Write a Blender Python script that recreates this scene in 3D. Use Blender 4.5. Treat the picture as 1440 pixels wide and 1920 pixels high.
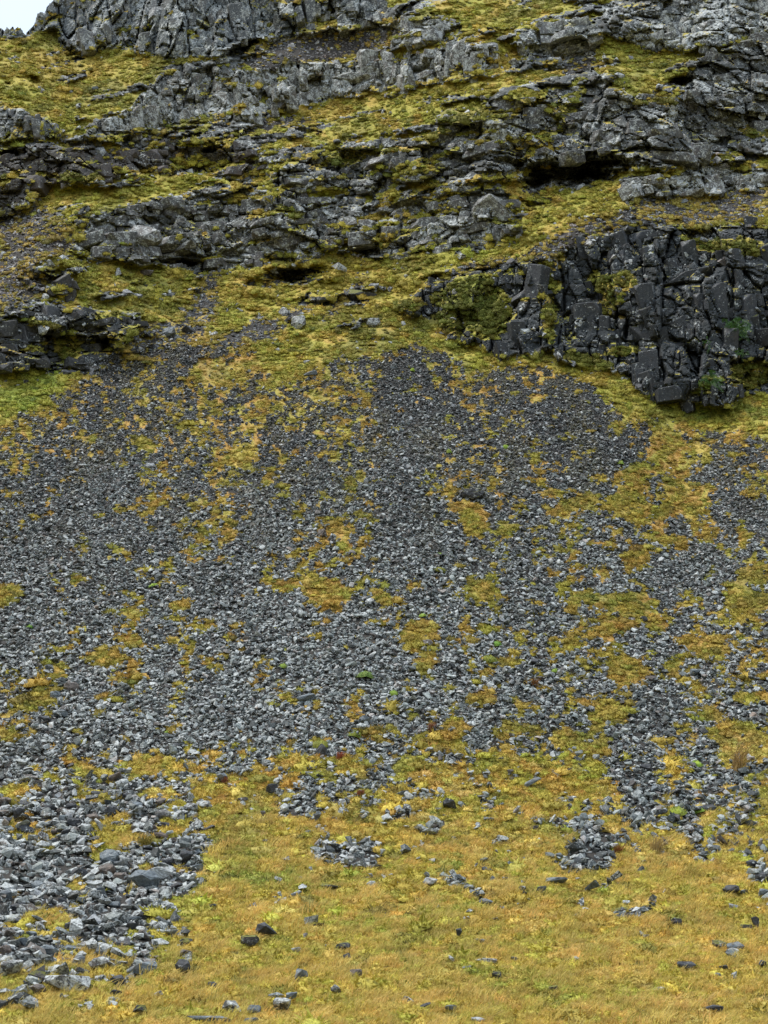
import bpy, bmesh, math, random, time
import numpy as np
from mathutils import Vector, Matrix, Euler
T00 = time.time()
rng = np.random.default_rng(7)
random.seed(7)
for o in list(bpy.data.objects): bpy.data.objects.remove(o)
scene = bpy.context.scene
COL = scene.collection

# ------------------------------------------------------------------ camera, sky, sun, exposure
F = 960.0 / math.tan(math.radians(15.0))        # focal length in pixels of the 1440 x 1920 photograph
PITCH = math.radians(12.0)
CAM = np.array([0.0, 0.0, 1.7])
cam_d = bpy.data.cameras.new('camera')
cam_d.sensor_fit = 'VERTICAL'; cam_d.sensor_height = 24.0; cam_d.lens = F / 1920 * 24.0
cam_d.clip_start = 0.5; cam_d.clip_end = 20000
cam = bpy.data.objects.new('camera', cam_d); COL.objects.link(cam)
cam.location = CAM; cam.rotation_euler = (math.radians(90) + PITCH, 0, 0)
scene.camera = cam

SUN_EL, SUN_AZ = math.radians(62), math.radians(285)     # high on the left, a little beyond the slope; veiled by cloud
world = bpy.data.worlds.new('World'); scene.world = world; world.use_nodes = True
nt = world.node_tree; nt.nodes.clear()
sky = nt.nodes.new('ShaderNodeTexSky'); sky.sky_type = 'NISHITA'; sky.sun_disc = False
sky.sun_elevation = SUN_EL; sky.sun_rotation = SUN_AZ; sky.dust_density = 3.0; sky.air_density = 1.0
tc = nt.nodes.new('ShaderNodeTexCoord')
ns = nt.nodes.new('ShaderNodeTexNoise'); ns.inputs['Scale'].default_value = 2.5; ns.inputs['Detail'].default_value = 6
rp = nt.nodes.new('ShaderNodeMapRange'); rp.inputs[1].default_value = 0.3; rp.inputs[2].default_value = 0.65
rp.inputs[3].default_value = 0.72; rp.inputs[4].default_value = 0.95
mx = nt.nodes.new('ShaderNodeMix'); mx.data_type = 'RGBA'
# the cloud veil is three times brighter overhead than at the horizon, as an overcast sky is
sz = nt.nodes.new('ShaderNodeSeparateXYZ'); nt.links.new(tc.outputs['Generated'], sz.inputs[0])
zr = nt.nodes.new('ShaderNodeMapRange'); zr.inputs[3].default_value = 0.22; zr.inputs[4].default_value = 1.2; nt.links.new(sz.outputs[2], zr.inputs[0])
vm = nt.nodes.new('ShaderNodeVectorMath'); vm.operation = 'SCALE'; vm.inputs[0].default_value = (7.0, 8.2, 9.9)
nt.links.new(zr.outputs[0], vm.inputs['Scale']); nt.links.new(vm.outputs[0], mx.inputs[7])
bg = nt.nodes.new('ShaderNodeBackground'); bg.inputs['Strength'].default_value = 0.10
wo = nt.nodes.new('ShaderNodeOutputWorld')
nt.links.new(tc.outputs['Generated'], ns.inputs['Vector']); nt.links.new(ns.outputs[0], rp.inputs[0])
nt.links.new(rp.outputs[0], mx.inputs[0]); nt.links.new(sky.outputs[0], mx.inputs[6])
nt.links.new(mx.outputs[2], bg.inputs[0]); nt.links.new(bg.outputs[0], wo.inputs[0])
sd = bpy.data.lights.new('sun', 'SUN'); sd.energy = 1.5; sd.angle = math.radians(14); sd.color = (1.0, 0.95, 0.88)
sun = bpy.data.objects.new('sun', sd); COL.objects.link(sun)
sv = Vector((math.sin(SUN_AZ) * math.cos(SUN_EL), math.cos(SUN_AZ) * math.cos(SUN_EL), math.sin(SUN_EL)))
sun.rotation_euler = sv.to_track_quat('Z', 'Y').to_euler(); sun.location = (0, 0, 300)
vs = scene.view_settings
vs.view_transform = 'Standard'; vs.look = 'None'; vs.gamma = 1; vs.use_curve_mapping = False; vs.exposure = 1.05

# ------------------------------------------------------------------ noise
def _h(ix, iy, iz, seed):
    h = (ix.astype(np.int64) * 374761393 + iy.astype(np.int64) * 668265263 + iz.astype(np.int64) * 2147483647 + seed * 974634777) & 0xffffffff
    h = ((h ^ (h >> 13)) * 1274126177) & 0xffffffff
    h = ((h ^ (h >> 15)) * 2246822519) & 0xffffffff
    return (h ^ (h >> 16)) & 0xffffffff
def hf(ix, iy, iz, seed): return _h(ix, iy, iz, seed) / 4294967296.0
def vnoise(x, y, z=None, seed=0):
    x0 = np.floor(x).astype(np.int64); y0 = np.floor(y).astype(np.int64)
    fx = x - x0; fy = y - y0
    fx = fx * fx * (3 - 2 * fx); fy = fy * fy * (3 - 2 * fy)
    zz = [0] if z is None else [0, 1]
    z0 = np.zeros_like(x0) if z is None else np.floor(z).astype(np.int64)
    res = []
    for k in zz:
        a = hf(x0, y0, z0 + k, seed); b = hf(x0 + 1, y0, z0 + k, seed)
        c = hf(x0, y0 + 1, z0 + k, seed); d = hf(x0 + 1, y0 + 1, z0 + k, seed)
        a = a + (b - a) * fx; c = c + (d - c) * fx
        res.append(a + (c - a) * fy)
    if z is None: return res[0]
    fz = z - z0; fz = fz * fz * (3 - 2 * fz)
    return res[0] + (res[1] - res[0]) * fz
def fbm(x, y, z=None, oct=4, seed=0, gain=0.5):
    s = 0; a = 1.0; t = 0
    for o in range(oct):
        s = s + a * vnoise(x * 2 ** o + 17.3 * o, y * 2 ** o + 5.1 * o, None if z is None else z * 2 ** o + 9.7 * o, seed + o * 31)
        t += a; a *= gain
    return s / t
def smooth(a, b, x):
    t = np.clip((x - a) / (b - a), 0, 1); return t * t * (3 - 2 * t)
def rank(a):
    s = np.sort(a.ravel()[::7]); return np.searchsorted(s, a) / len(s)
def voronoi(p, seed):
    """p (N,3) -> F1, F2, random numbers of the nearest cell, offset to its centre"""
    c = np.floor(p).astype(np.int64)
    f1 = np.full(len(p), 9.0); f2 = np.full(len(p), 9.0)
    bid = np.zeros((len(p), 3), np.int64); bo = np.zeros((len(p), 3))
    for dx in (-1, 0, 1):
        for dy in (-1, 0, 1):
            for dz in (-1, 0, 1):
                q = c + np.array([dx, dy, dz])
                j = np.stack([hf(q[:, 0], q[:, 1], q[:, 2], seed + k) for k in (1, 2, 3)], 1) * 0.8 + 0.1
                d = p - (q + j); dd = np.abs(d).sum(1) * 0.45 + np.sqrt((d * d).sum(1)) * 0.55
                m = dd < f1
                f2 = np.where(m, f1, np.minimum(f2, dd)); f1 = np.where(m, dd, f1)
                bid[m] = q[m]; bo[m] = d[m]
    r = np.stack([hf(bid[:, 0], bid[:, 1], bid[:, 2], seed + 50 + k) for k in range(4)], 1)
    return f1, f2, r, bo

# ------------------------------------------------------------------ reading of the hillside, in photograph coordinates
def inpoly(u, v, poly):
    r = np.zeros(u.shape, bool); n = len(poly); j = n - 1
    for i in range(n):
        xi, yi = poly[i]; xj, yj = poly[j]
        if yi != yj:
            r ^= ((yi > v) != (yj > v)) & (u < (xj - xi) * (v - yi) / (yj - yi) + xi)
        j = i
    return r
def table(u, v, us, vs_, rows):
    a = np.array(rows, float)
    iu = np.clip(np.interp(u, us, np.arange(len(us))), 0, len(us) - 1.001); iv = np.clip(np.interp(v, vs_, np.arange(len(vs_))), 0, len(vs_) - 1.001)
    i0 = iu.astype(int); j0 = iv.astype(int); fu = iu - i0; fv = iv - j0
    return (a[j0, i0] * (1 - fu) + a[j0, i0 + 1] * fu) * (1 - fv) + (a[j0 + 1, i0] * (1 - fu) + a[j0 + 1, i0 + 1] * fu) * fv
def blob(u, v, cx, cy, rx, ry, ang=0):
    a = math.radians(ang); du = u - cx; dv = v - cy
    x = (du * math.cos(a) + dv * math.sin(a)) / rx; y = (-du * math.sin(a) + dv * math.cos(a)) / ry
    return 1 - np.sqrt(x * x + y * y)          # >0 inside

CLIFFS = [   # name key, polygon, columnar 0..1, lichen 0..1, tone (linear rgb), blocks, label
 ('right', [(745,560),(800,522),(870,500),(960,490),(1040,480),(1070,455),(1110,440),(1180,415),(1260,428),(1330,425),(1440,430),(1700,420),(1700,700),(1440,735),(1385,742),(1365,765),(1300,762),(1240,750),(1180,715),(1140,690),(1080,685),(1040,662),(1030,640),(1000,662),(930,672),(910,650),(850,640),(820,602),(760,592)], .8,.26,(.031,.033,.035),170,
  'tall dark basalt cliff at the right with a green fern growing from it'),
 ('leftlow', [(-300,600),(0,590),(60,583),(100,573),(170,575),(230,588),(290,618),(297,640),(280,655),(240,682),(150,702),(60,697),(0,692),(-300,700)], .1,.25,(.034,.034,.033),70,
  'low dark mossy cliff above the bright moss bank at the left edge'),
 ('midleft', [(120,445),(150,422),(200,402),(230,386),(290,372),(370,382),(480,368),(560,362),(640,388),(645,470),(560,492),(490,502),(400,518),(330,502),(250,492),(190,487),(120,465)], .1,.6,(.072,.069,.063),130,
  'broken dark grey rock band with big rounded blocks above the mossy saddle'),
 ('centre', [(640,402),(700,387),(780,372),(850,348),(960,360),(978,440),(900,457),(800,472),(700,488),(642,478)], .1,.65,(.085,.082,.076),60,
  'grey rock band with a pale lichened boulder in the centre of the hillside'),
 ('cave', [(500,322),(600,292),(680,267),(800,250),(850,215),(960,187),(1080,175),(1115,158),(1200,170),(1250,185),(1330,100),(1440,60),(1700,40),(1700,240),(1500,260),(1300,292),(1200,322),(1110,347),(1000,352),(960,337),(820,347),(700,357),(560,362),(505,347)], .1,.6,(.072,.070,.066),150,
  'long overhanging cliff with the dark cave slot under it'),
 ('lightmid', [(160,237),(230,202),(300,152),(400,124),(500,130),(560,108),(650,108),(700,120),(740,108),(850,82),(935,92),(935,130),(850,152),(750,162),(620,192),(540,207),(450,227),(340,232),(250,247),(170,252)], .8,.85,(.092,.086,.074),170,
  'pale lichen-covered band of columnar rock below the brown soil slope'),
 ('leftlight', [(-300,170),(0,190),(50,200),(100,230),(112,250),(100,264),(0,267),(-300,270)], .8,.5,(.10,.10,.098),30,
  'rounded grey columns of rock at the left edge under the golden bank'),
 ('top', [(225,60),(300,20),(350,-20),(420,-160),(740,-160),(730,25),(640,45),(560,62),(500,82),(430,108),(330,118),(230,92)], .95,.7,(.082,.087,.090),90,
  'high grey columnar cliff at the top with a dark foot'),
 ('corner', [(-300,40),(0,40),(60,30),(90,-20),(200,-160),(330,-160),(300,20),(225,62),(225,92),(150,100),(100,60),(50,76),(0,78),(-300,110)], .9,.6,(.13,.135,.142),40,
  'jagged rock pinnacles against the sky at the top left'),
 ('topmid', [(560,30),(700,25),(850,38),(870,60),(840,80),(700,95),(560,78)], .2,.85,(.085,.082,.076),40,
  'white-flecked rock rib beside the dark soil near the top'),
 ('knob', [(970,65),(1040,35),(1110,40),(1140,80),(1110,110),(1020,118),(965,100)], .1,.8,(.105,.105,.105),28,
  'rounded rocky knob with a smooth slate-coloured face near the top'),
 ('topright', [(1140,60),(1200,15),(1300,-20),(1700,-60),(1700,40),(1440,60),(1350,85),(1260,90),(1180,95)], .3,.85,(.078,.078,.077),60,
  'mottled white and grey crag in the top right corner'),
 ('brownband', [(-300,300),(0,275),(100,272),(240,282),(420,268),(500,298),(500,330),(360,322),(240,332),(120,347),(50,350),(55,400),(0,410),(-300,400)], .1,.25,(.062,.052,.046),60,
  'low brownish rock band with small hollows at the left'),
 ('mound', [(40,548),(62,515),(95,502),(128,512),(135,535),(125,556),(80,562)], .1,.15,(.040,.036,.032),5,
  'dark rock front of a moss-topped mound at the left'),
 ('hollow', [(452,540),(500,520),(545,508),(600,512),(612,522),(560,534),(490,545)], .1,.1,(.040,.038,.034),4,
  'dark rock lip of the long hollow in the mossy saddle'),
 ('rightlight', [(1170,345),(1300,308),(1440,318),(1700,300),(1700,350),(1440,352),(1250,367),(1185,382)], .4,.85,(.095,.090,.080),45,
  'low row of pale rocks under the grassy shelf at the right'),
]
UC = np.arange(60, 1440, 120)
ROCK_V = np.arange(30, 780, 60)
ROCK = [[4,6,7,8,7,7,6,4,2,4,6,7],[1,4,5,6,4,7,5,4,5,3,6,7],[0,1,5,6,7,6,3,3,4,4,6,7],[4,2,6,6,5,3,3,5,5,6,7,7],[4,5,5,5,5,5,5,6,6,6,7,5],
        [5,4,4,5,5,6,6,6,4,3,3,3],[4,4,6,7,6,5,6,6,1,.5,0,0],[1,4,7,7,7,6,4,.5,.3,2,4,4],[0,.6,.6,1,1,1,.5,3,5,5,6,6],[3,4,1.2,.5,2,1.2,2,5,6,6,6,6],
        [4,4,.8,.5,.8,.3,.8,3,4,6,6,6],[0,0,0,0,0,0,0,0,0,2,4,3],[0]*12]
COV_V = np.arange(680, 1920, 80)
COV = [[9.5,2,2,5.5,9,4,1,6,6,9,9.5,9.8],[6,2,2.2,4.2,4.2,3,1.4,2,1.6,2.6,8.5,8.5],[2.6,1.6,2.6,3,3,3.2,.8,2,1.6,.8,7.5,4.5],[1.4,.8,1.8,2.4,1.6,3.6,.5,1.2,1.4,2.6,6.5,4.5],
       [.9,.5,.7,1.6,2.2,2.4,.5,1.6,1.4,2.2,4.5,4],[.8,.6,.7,1,3,2.2,.6,1.6,2.4,2.2,2.6,4.2],[.6,.6,1.4,.7,1.4,.5,1,2,1.6,4.5,2.6,5],[.6,1.4,1.6,.5,.1,.4,.9,1.2,1.4,3,1.4,4],
       [2,.6,.5,.5,.6,.7,1,1.4,1.6,2,.8,3],[2,1.2,1,1.8,1.6,2,2.4,2.6,4,3,1.2,6],[2.6,3,2.6,7.5,6,5,7,7.5,6,5.5,2.2,5],[2.6,3,4.2,9,8.7,9,9,9.3,7.5,6,6.5,7.5],
       [1.4,1.8,3,9.4,9.7,9.7,9.7,9.8,9.8,9.8,9.7,9],[1.6,2,4.5,9.8,10,10,10,10,10,10,10,9.8],[1.6,2,7,10,10,10,10,10,10,10,10,10],[7,8.5,9.9,10,10,10,10,10,10,10,10,10]]
GRASS_BLOBS = [(392,1725,66,75,10),(365,1800,75,50,0),(310,1860,80,34,0),(400,1640,34,26,0),(395,1500,34,60,0),(300,1712,26,8,0),(335,1696,30,9,0),(245,1722,34,9,-10),(160,1692,24,9,0),(285,1760,22,8,0),(225,1788,26,8,0),(60,1660,26,9,0),(110,1740,20,7,0),(30,1740,26,9,0),(320,1560,34,10,0),(180,1500,40,10,0),(300,1490,40,10,0),(95,1535,26,9,0),(330,1660,14,7,0),(612,1110,52,36,20),(785,1195,30,40,20),(795,1240,20,18,0),(890,975,30,32,30),(870,948,26,12,0),(720,1125,18,13,0),(892,1112,34,26,0),(1155,1128,80,22,5),(1215,1160,50,22,20),
 (1160,1170,60,12,5),(1180,1262,48,26,15),(1150,1340,45,22,0),(900,1310,26,14,0),(945,1243,32,10,0),(785,1092,24,20,40),(560,1092,70,12,0),(645,1000,24,11,0),(215,1038,22,14,0),(240,1045,14,10,0),
 (245,1270,45,15,0),(200,1238,50,16,0),(70,1318,50,20,-10),(12,1120,34,22,-35),(145,1085,16,7,0),(370,950,18,12,-40),(350,935,22,9,0),(160,960,12,8,0),(192,968,12,12,0),(226,950,14,9,0),(335,1140,25,12,0),
 (245,1152,35,13,0),(245,1200,28,12,0),(385,1172,28,16,0),(115,1222,18,8,0),(1190,900,45,42,20),(1125,902,22,10,0),(1120,945,80,18,0),(1060,960,30,12,0),(1240,1015,50,10,8),(1195,1050,30,22,-30),(1130,1022,30,8,0),
 (1400,1130,46,30,0),(1420,1075,34,20,0),(1320,1220,60,20,20),(1410,1310,45,14,0),(1395,1390,70,36,15),(1330,1345,30,10,-5),(820,1395,42,18,0),(795,1455,70,26,10),(940,1440,30,24,0),(960,1375,34,30,10),(1060,1390,30,24,0),(1000,1375,20,14,0),
 (855,1368,18,22,20),(1030,1480,110,24,-5),(715,1394,25,8,15),(665,1377,16,9,0),(590,1390,22,12,0),(545,1430,50,14,0),(635,1430,26,12,0),(460,1470,80,30,-10),(290,1440,50,20,0),(390,1415,34,10,0),(170,1440,55,12,20),(30,1490,32,14,0),
 (100,1465,20,9,0),(250,1580,50,14,10),(90,1600,30,12,0),(85,1720,30,16,-10),(40,1840,50,10,-20),(180,1820,30,10,0),(140,1665,35,10,-15),(20,1385,20,16,0),(450,855,28,24,-50),(500,905,16,14,0),(535,920,18,8,0),
 (275,838,16,22,-40),(450,700,60,30,-20),(520,720,30,12,0),(595,815,18,6,0),(240,800,14,7,0),(1270,840,70,70,30),(1290,930,60,30,30),(1320,980,30,50,-20),(1165,800,18,14,-30),(1010,750,18,9,0),(1000,900,20,6,0),(1040,925,24,10,0)]
STONE_BLOBS = [(650,1602,62,24,8),(1100,1608,58,34,-5),(1095,1562,100,12,12),(1285,1510,26,26,0),(1287,1555,20,40,-22),(1312,1600,34,20,-20),(870,1660,52,10,18),(905,1688,18,10,40),(1165,1710,28,10,0),(1205,1702,36,6,-8),
 (760,1530,40,8,0),(570,1505,36,8,-15),(560,1525,50,8,-10),(815,1555,30,10,-20),(940,1580,22,8,0),(330,1600,80,24,-15),(1350,1565,30,8,0),(1430,1650,22,12,0),(1220,1495,36,30,0),(1190,1530,60,16,10),
 (1195,1390,50,90,25),(1160,1450,40,16,20),(1270,1000,30,22,0),(740,830,60,110,10),(770,1050,90,60,0),(120,1000,150,60,0),(700,1230,60,60,0),(350,1340,150,40,0),(1420,970,50,70,0),(1120,740,90,60,20),(1130,1105,60,10,0),(120,1650,110,60,0),(60,1780,60,24,0),(200,1720,70,40,0),(140,1530,70,20,0),(330,1660,40,18,0)]
GRAVEL = [(30,525,62,62,20),(365,590,60,26,-50),(330,625,50,20,-30),(400,545,45,16,-70),(1310,390,230,30,-8),(1140,425,90,18,-25),(1040,462,80,14,-20),(890,500,90,10,-12),(640,560,60,9,-40),(560,600,40,8,-40),(620,78,120,28,-8),(500,105,60,14,-10),
 (700,60,60,14,0),(350,250,260,13,-3),(60,440,70,60,30),(1090,120,30,12,0),(430,640,120,22,-15),(260,660,120,30,-30)]
MOSS_BLOBS = [(870,560,70,42,0),(900,600,50,36,0),(830,610,36,26,0),(1150,530,50,16,0),(1155,560,20,40,0),(1145,655,70,9,-12),(1090,665,20,16,0),(1105,685,40,7,0),(1030,560,12,90,6),(1330,715,30,12,-25),(1000,470,60,12,0),(1350,460,90,12,5),
 (850,545,30,30,0),(760,560,30,20,0),(70,605,60,9,5),(130,650,20,40,0),(250,640,40,14,-25),(220,600,30,8,20),(60,660,24,6,0),(1400,700,40,20,0),(540,390,40,8,20),(700,290,120,8,-10),(850,230,60,8,-30),(1230,190,40,9,20),(1065,215,12,36,10),(980,195,80,7,-5),(150,330,90,8,0),(1430,250,60,10,-10)]
CAVES = [(1070,322,118,24,-5,6.0),(1135,305,60,15,-6,3.5),(1000,338,46,10,-6,3.5),(960,310,34,12,10,2.0),(400,277,26,8,-25,3.5),(552,518,66,17,-6,3.8),(90,522,50,24,-20,1.3),(1276,150,34,13,-8,5.0),(688,466,24,10,0,2.0),
 (800,515,36,6,-10,1.5),(330,490,60,8,0,1.6),(445,95,60,10,-20,3.0),(20,285,36,8,0,2.0),(1180,620,12,26,0,.8),(1385,690,30,30,0,.8),(60,145,20,7,30,1.2),(20,155,14,6,30,1.0),(178,138,10,5,0,.8),(560,612,26,6,0,.8),(660,560,40,8,0,1.0),(900,505,30,6,0,1.0),(200,640,30,12,0,1.2),(1120,330,60,14,0,3)]

# ------------------------------------------------------------------ the hillside surface: real distances integrated from real slope angles
def Tof(v):
    yc = (960 - v) / F
    return (math.sin(PITCH) + yc * math.cos(PITCH)) / (math.cos(PITCH) - yc * math.sin(PITCH))
cs = 10.0
cu = np.arange(-300, 1751, cs); cv = np.arange(-180, 2091, cs)
CU, CV = np.meshgrid(cu, cv)
pv = table(CU * 0 + 720, CV, [0, 1440], [-180, 100, 640, 760, 1400, 1520, 1700, 2090], [[.98] * 2, [.90] * 2, [.86] * 2, [.72] * 2, [.60] * 2, [.42] * 2, [.28] * 2, [.2] * 2])
S = pv.copy()
for c in CLIFFS: S = np.where(inpoly(CU, CV, c[1]), 2.6, S)
S = np.where((CU < 160) & (CV > 690) & (CV < 800), .8, S)
for _ in range(2):
    Sp = np.pad(S, 1, mode='edge'); S = (Sp[:-2, 1:-1] + Sp[2:, 1:-1] + Sp[1:-1, :-2] + Sp[1:-1, 2:] + 2 * Sp[1:-1, 1:-1]) / 6
T = Tof(cv)
Sm = (S[1:] + S[:-1]) / 2; Tm = ((T[1:] + T[:-1]) / 2)[:, None]
g = np.diff(T)[:, None] / np.maximum(Sm - Tm, 0.13)           # d ln(y) per row step going down (negative)
N, M = S.shape
div = np.zeros((N, M)); div[:-1] += g; div[1:] -= g
wu = 0.10
ext = np.concatenate([np.concatenate([div, div[:, ::-1]], 1), np.concatenate([div, div[:, ::-1]], 1)[::-1]], 0)
kv = 2 - 2 * np.cos(2 * np.pi * np.fft.fftfreq(2 * N)); ku = 2 - 2 * np.cos(2 * np.pi * np.fft.fftfreq(2 * M))
den = kv[:, None] + wu * ku[None, :]; den[0, 0] = 1
Fh = -np.fft.fft2(ext) / den; Fh[0, 0] = 0
L = -np.real(np.fft.ifft2(Fh))[:N, :M] * 1.0
# sign check: L must decrease downwards
if L[-1].mean() > L[0].mean(): L = -L
i0 = int((1920 + 180) / cs); j0 = int((720 + 300) / cs)
L = L - L[i0].mean() + math.log(46.0)
# broad forms: fan bulging out in the middle, gully to its right
L -= 0.030 * np.exp(-((CU - 760) / 330) ** 2) * smooth(560, 900, CV) * (1 - smooth(1300, 1700, CV))
L += 0.018 * np.exp(-((CU - 1290) / 90) ** 2) * smooth(700, 800, CV) * (1 - smooth(1000, 1500, CV))
print('depths', [round(float(math.exp(L[int((v + 180) / cs), j0])), 1) for v in (1920, 1500, 1000, 680, 400, 0)])

fu = np.concatenate([[-9000, -4500, -2400, -1500, -1000, -700, -450, -320], np.arange(-240, 1680.1, 2.5), [1760, 1900, 2200, 2600, 3200, 4300, 6500, 10500]])
fv = np.concatenate([[-150], np.arange(-140, 780, 2.5), np.arange(780, 2064, 4.0)])
U, V = np.meshgrid(fu, fv)
Uc = np.clip(U, -300, 1740); Vc = np.clip(V, -180, 2085)
def cubic(a):     # smooth lookup in the coarse grid
    x = (Uc + 300) / cs; y = (Vc + 180) / cs
    def w(t): return [(1 - t) ** 3 / 6, (3 * t ** 3 - 6 * t ** 2 + 4) / 6, (-3 * t ** 3 + 3 * t ** 2 + 3 * t + 1) / 6, t ** 3 / 6]
    xi = np.floor(x).astype(int); yi = np.floor(y).astype(int); wx = w(x - xi); wy = w(y - yi); r = 0
    for i in range(4):
        for j in range(4):
            r = r + wy[i] * wx[j] * a[np.clip(yi + i - 1, 0, N - 1), np.clip(xi + j - 1, 0, M - 1)]
    return r
Lf = cubic(L)
# warped coordinates make every border ragged
WU = U + (fbm(U / 60, V / 45, oct=4, seed=3) - .5) * 60; WV = V + (fbm(U / 70, V / 40, oct=5, seed=9, gain=.6) - .5) * 52
ROCKF = np.zeros(U.shape); COLM = np.zeros(U.shape) + .15; LICH = np.zeros(U.shape) + .6; RC = np.zeros(U.shape + (3,)) + np.array([.075, .073, .07])
CID = np.full(U.shape, -1)
wsum = np.zeros(U.shape)
def blur(a, n):
    for _ in range(n):
        p = np.pad(a, 1, mode='edge'); a = (p[:-2, 1:-1] + p[2:, 1:-1] + p[1:-1, :-2] + p[1:-1, 2:] + p[1:-1, 1:-1]) / 5
    return a
for k, c in enumerate(CLIFFS):
    m = inpoly(WU, WV, c[1]); mb = blur(m.astype(float), 5)
    ROCKF = np.maximum(ROCKF, mb)
    wb = blur(inpoly(U, V, c[1]).astype(float), 10)[..., None]
    COLM = COLM * (1 - wb[..., 0]) + c[2] * wb[..., 0]; LICH = LICH * (1 - wb[..., 0]) + c[3] * wb[..., 0]
    RC = RC * (1 - wb) + np.array(c[4]) * wb
    CID = np.where(inpoly(U + (WU - U) * .5, V + (WV - V) * .5, c[1]), k, CID)
# scattered rock ribs in the grass shelves
tb = table(WU, WV, UC, ROCK_V, ROCK) / 10
SV = V + .20 * U
rn = rank(fbm(U / 110, SV / 20, oct=5, seed=21, gain=.6) + 0.15 * fbm(U / 16, V / 12, oct=3, seed=77))
rib = smooth(-.05, .06, tb * .66 - rn)
upper = 1 - smooth(640, 700, V)
ROCKF = np.clip(np.maximum(ROCKF * smooth(-.1, .1, 1.12 - rn * .75 - (1 - ROCKF) * .5), rib * upper), 0, 1)
GRAV = np.zeros(U.shape)
for b in GRAVEL: GRAV = np.maximum(GRAV, smooth(-.15, .25, blob(WU, WV, *b)))
ROCKF = ROCKF * (1 - .85 * GRAV * (V < 130)); ROCKF = ROCKF * (1 - .6 * GRAV * (V > 360))
GRAV *= (1 - ROCKF)
MOSSB = np.zeros(U.shape)
for b in MOSS_BLOBS: MOSSB = np.maximum(MOSSB, smooth(-.2, .35, blob(WU, WV, *b)))
SCREE_POLY = [(-400,900),(0,800),(110,740),(150,712),(200,690),(290,655),(330,640),(430,652),(470,660),(520,715),(560,695),(620,680),(720,655),(800,650),(850,680),(900,697),(1000,685),(1100,722),(1150,752),(1180,790),(1250,790),(1330,800),(1440,815),(2000,830),(2000,2200),(-400,2200)]
lower = blur(inpoly(U + (WU - U) * .8 + (vnoise(U / 5, V / 4, seed=405) - .5) * 26, V + (WV - V) * .8 + (vnoise(U / 4, V / 4, seed=406) - .5) * 22, SCREE_POLY).astype(float), 2)
TU = U + (fbm(U / 45, V / 30, oct=4, seed=411, gain=.65) - .5) * 190; TV = V + (fbm(U / 55, V / 45, oct=4, seed=412, gain=.6) - .5) * 90
covt = table(np.where(V > 1000, TU, U + (TU - U) * .6), TV, UC, COV_V, COV) / 10
covt = covt + .09 * smooth(1050, 850, V) * smooth(1050, 900, U)
covt = covt * (1 - .35 * smooth(700, 900, U) * smooth(1010, 1080, V) * (1 - smooth(1360, 1440, V)))
covt = covt * (1 - .3 * (1 - smooth(300, 420, TU)) * smooth(1400, 1460, V) * (1 - smooth(1840, 1870, V)))
covt = np.where(V > 1900, np.maximum(covt, .97), covt)
gn = fbm(WU / 42 + WV / 160, WV / 60, oct=3, seed=41) * .50 + fbm(U / 13, V / 9, oct=3, seed=55) * .55
sp = smooth(1050, 800, V); gn = gn * (1 - .35 * sp) + sp * .45 * fbm(U / 8, V / 5.5, oct=2, seed=57)
gq = rank(gn)
for b in GRASS_BLOBS: covt = np.maximum(covt, smooth(-.25, .3, blob(U + (WU - U) * .5, V + (WV - V) * .5, *b)) * .96)
for b in STONE_BLOBS: covt = covt * (1 - (.97 if b[1] > 1380 else .8) * smooth(*((-.2, .2) if b[1] > 1380 else (-.5, .7)), blob(U + (WU - U) * .8, V + (WV - V) * .8, *b)))
covt = np.clip(covt + (fbm(WU / 30, WV / 110, oct=3, seed=407) - .5) * .5 * np.minimum(covt, 1 - covt) * 2, 0, 1)
GR = smooth(-.035, .05, covt - gq)
GR = GR * lower + (1 - lower) * (1 - ROCKF) * (1 - .85 * GRAV * (.35 + .65 * np.maximum(smooth(.62, .5, fbm(U / 12, V / 7, oct=3, seed=409)), V < 300))) 
ROCKF = ROCKF * (1 - lower)
STONY = lower * (1 - GR)
LICH = np.clip(LICH + (fbm(U / 38, V / 26, oct=4, seed=401) - .5) * 1.6, 0, 1.25)
# grass colour
q1 = fbm(WU / 30, WV / 18, oct=4, seed=61); q2 = fbm(WU / 22 + 40, WV / 14, oct=4, seed=67); q3 = fbm(WU / 110, WV / 60, oct=3, seed=71)
gold = np.array([.285, .215, .045]); yel = np.array([.225, .215, .035]); org = np.array([.290, .150, .040]); grn = np.array([.100, .150, .028]); olv = np.array([.125, .120, .030]); lime = np.array([.20, .25, .04]); straw = np.array([.40, .30, .11])
def mixc(a, b, t): return a * (1 - t[..., None]) + b * t[..., None]
GC = mixc(np.broadcast_to(gold, U.shape + (3,)), yel, smooth(.38, .62, q1 + .10 * (1 - lower)))
GC = mixc(GC, org, smooth(.50, .68, q2 + .05 * lower * smooth(1550, 1350, V)) * (.18 + .67 * lower * (1 - .6 * smooth(1400, 1600, V))))
GC = mixc(GC, olv, smooth(.52, .68, q3 * .5 + q1 * .5 + .02 * (V < 660)) * (.75 - .35 * smooth(1550, 1650, V)))
GC = mixc(GC, straw, smooth(.55, .75, fbm(U / 40, V / 16, oct=4, seed=83)) * smooth(1350, 1500, V) * .7)
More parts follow.
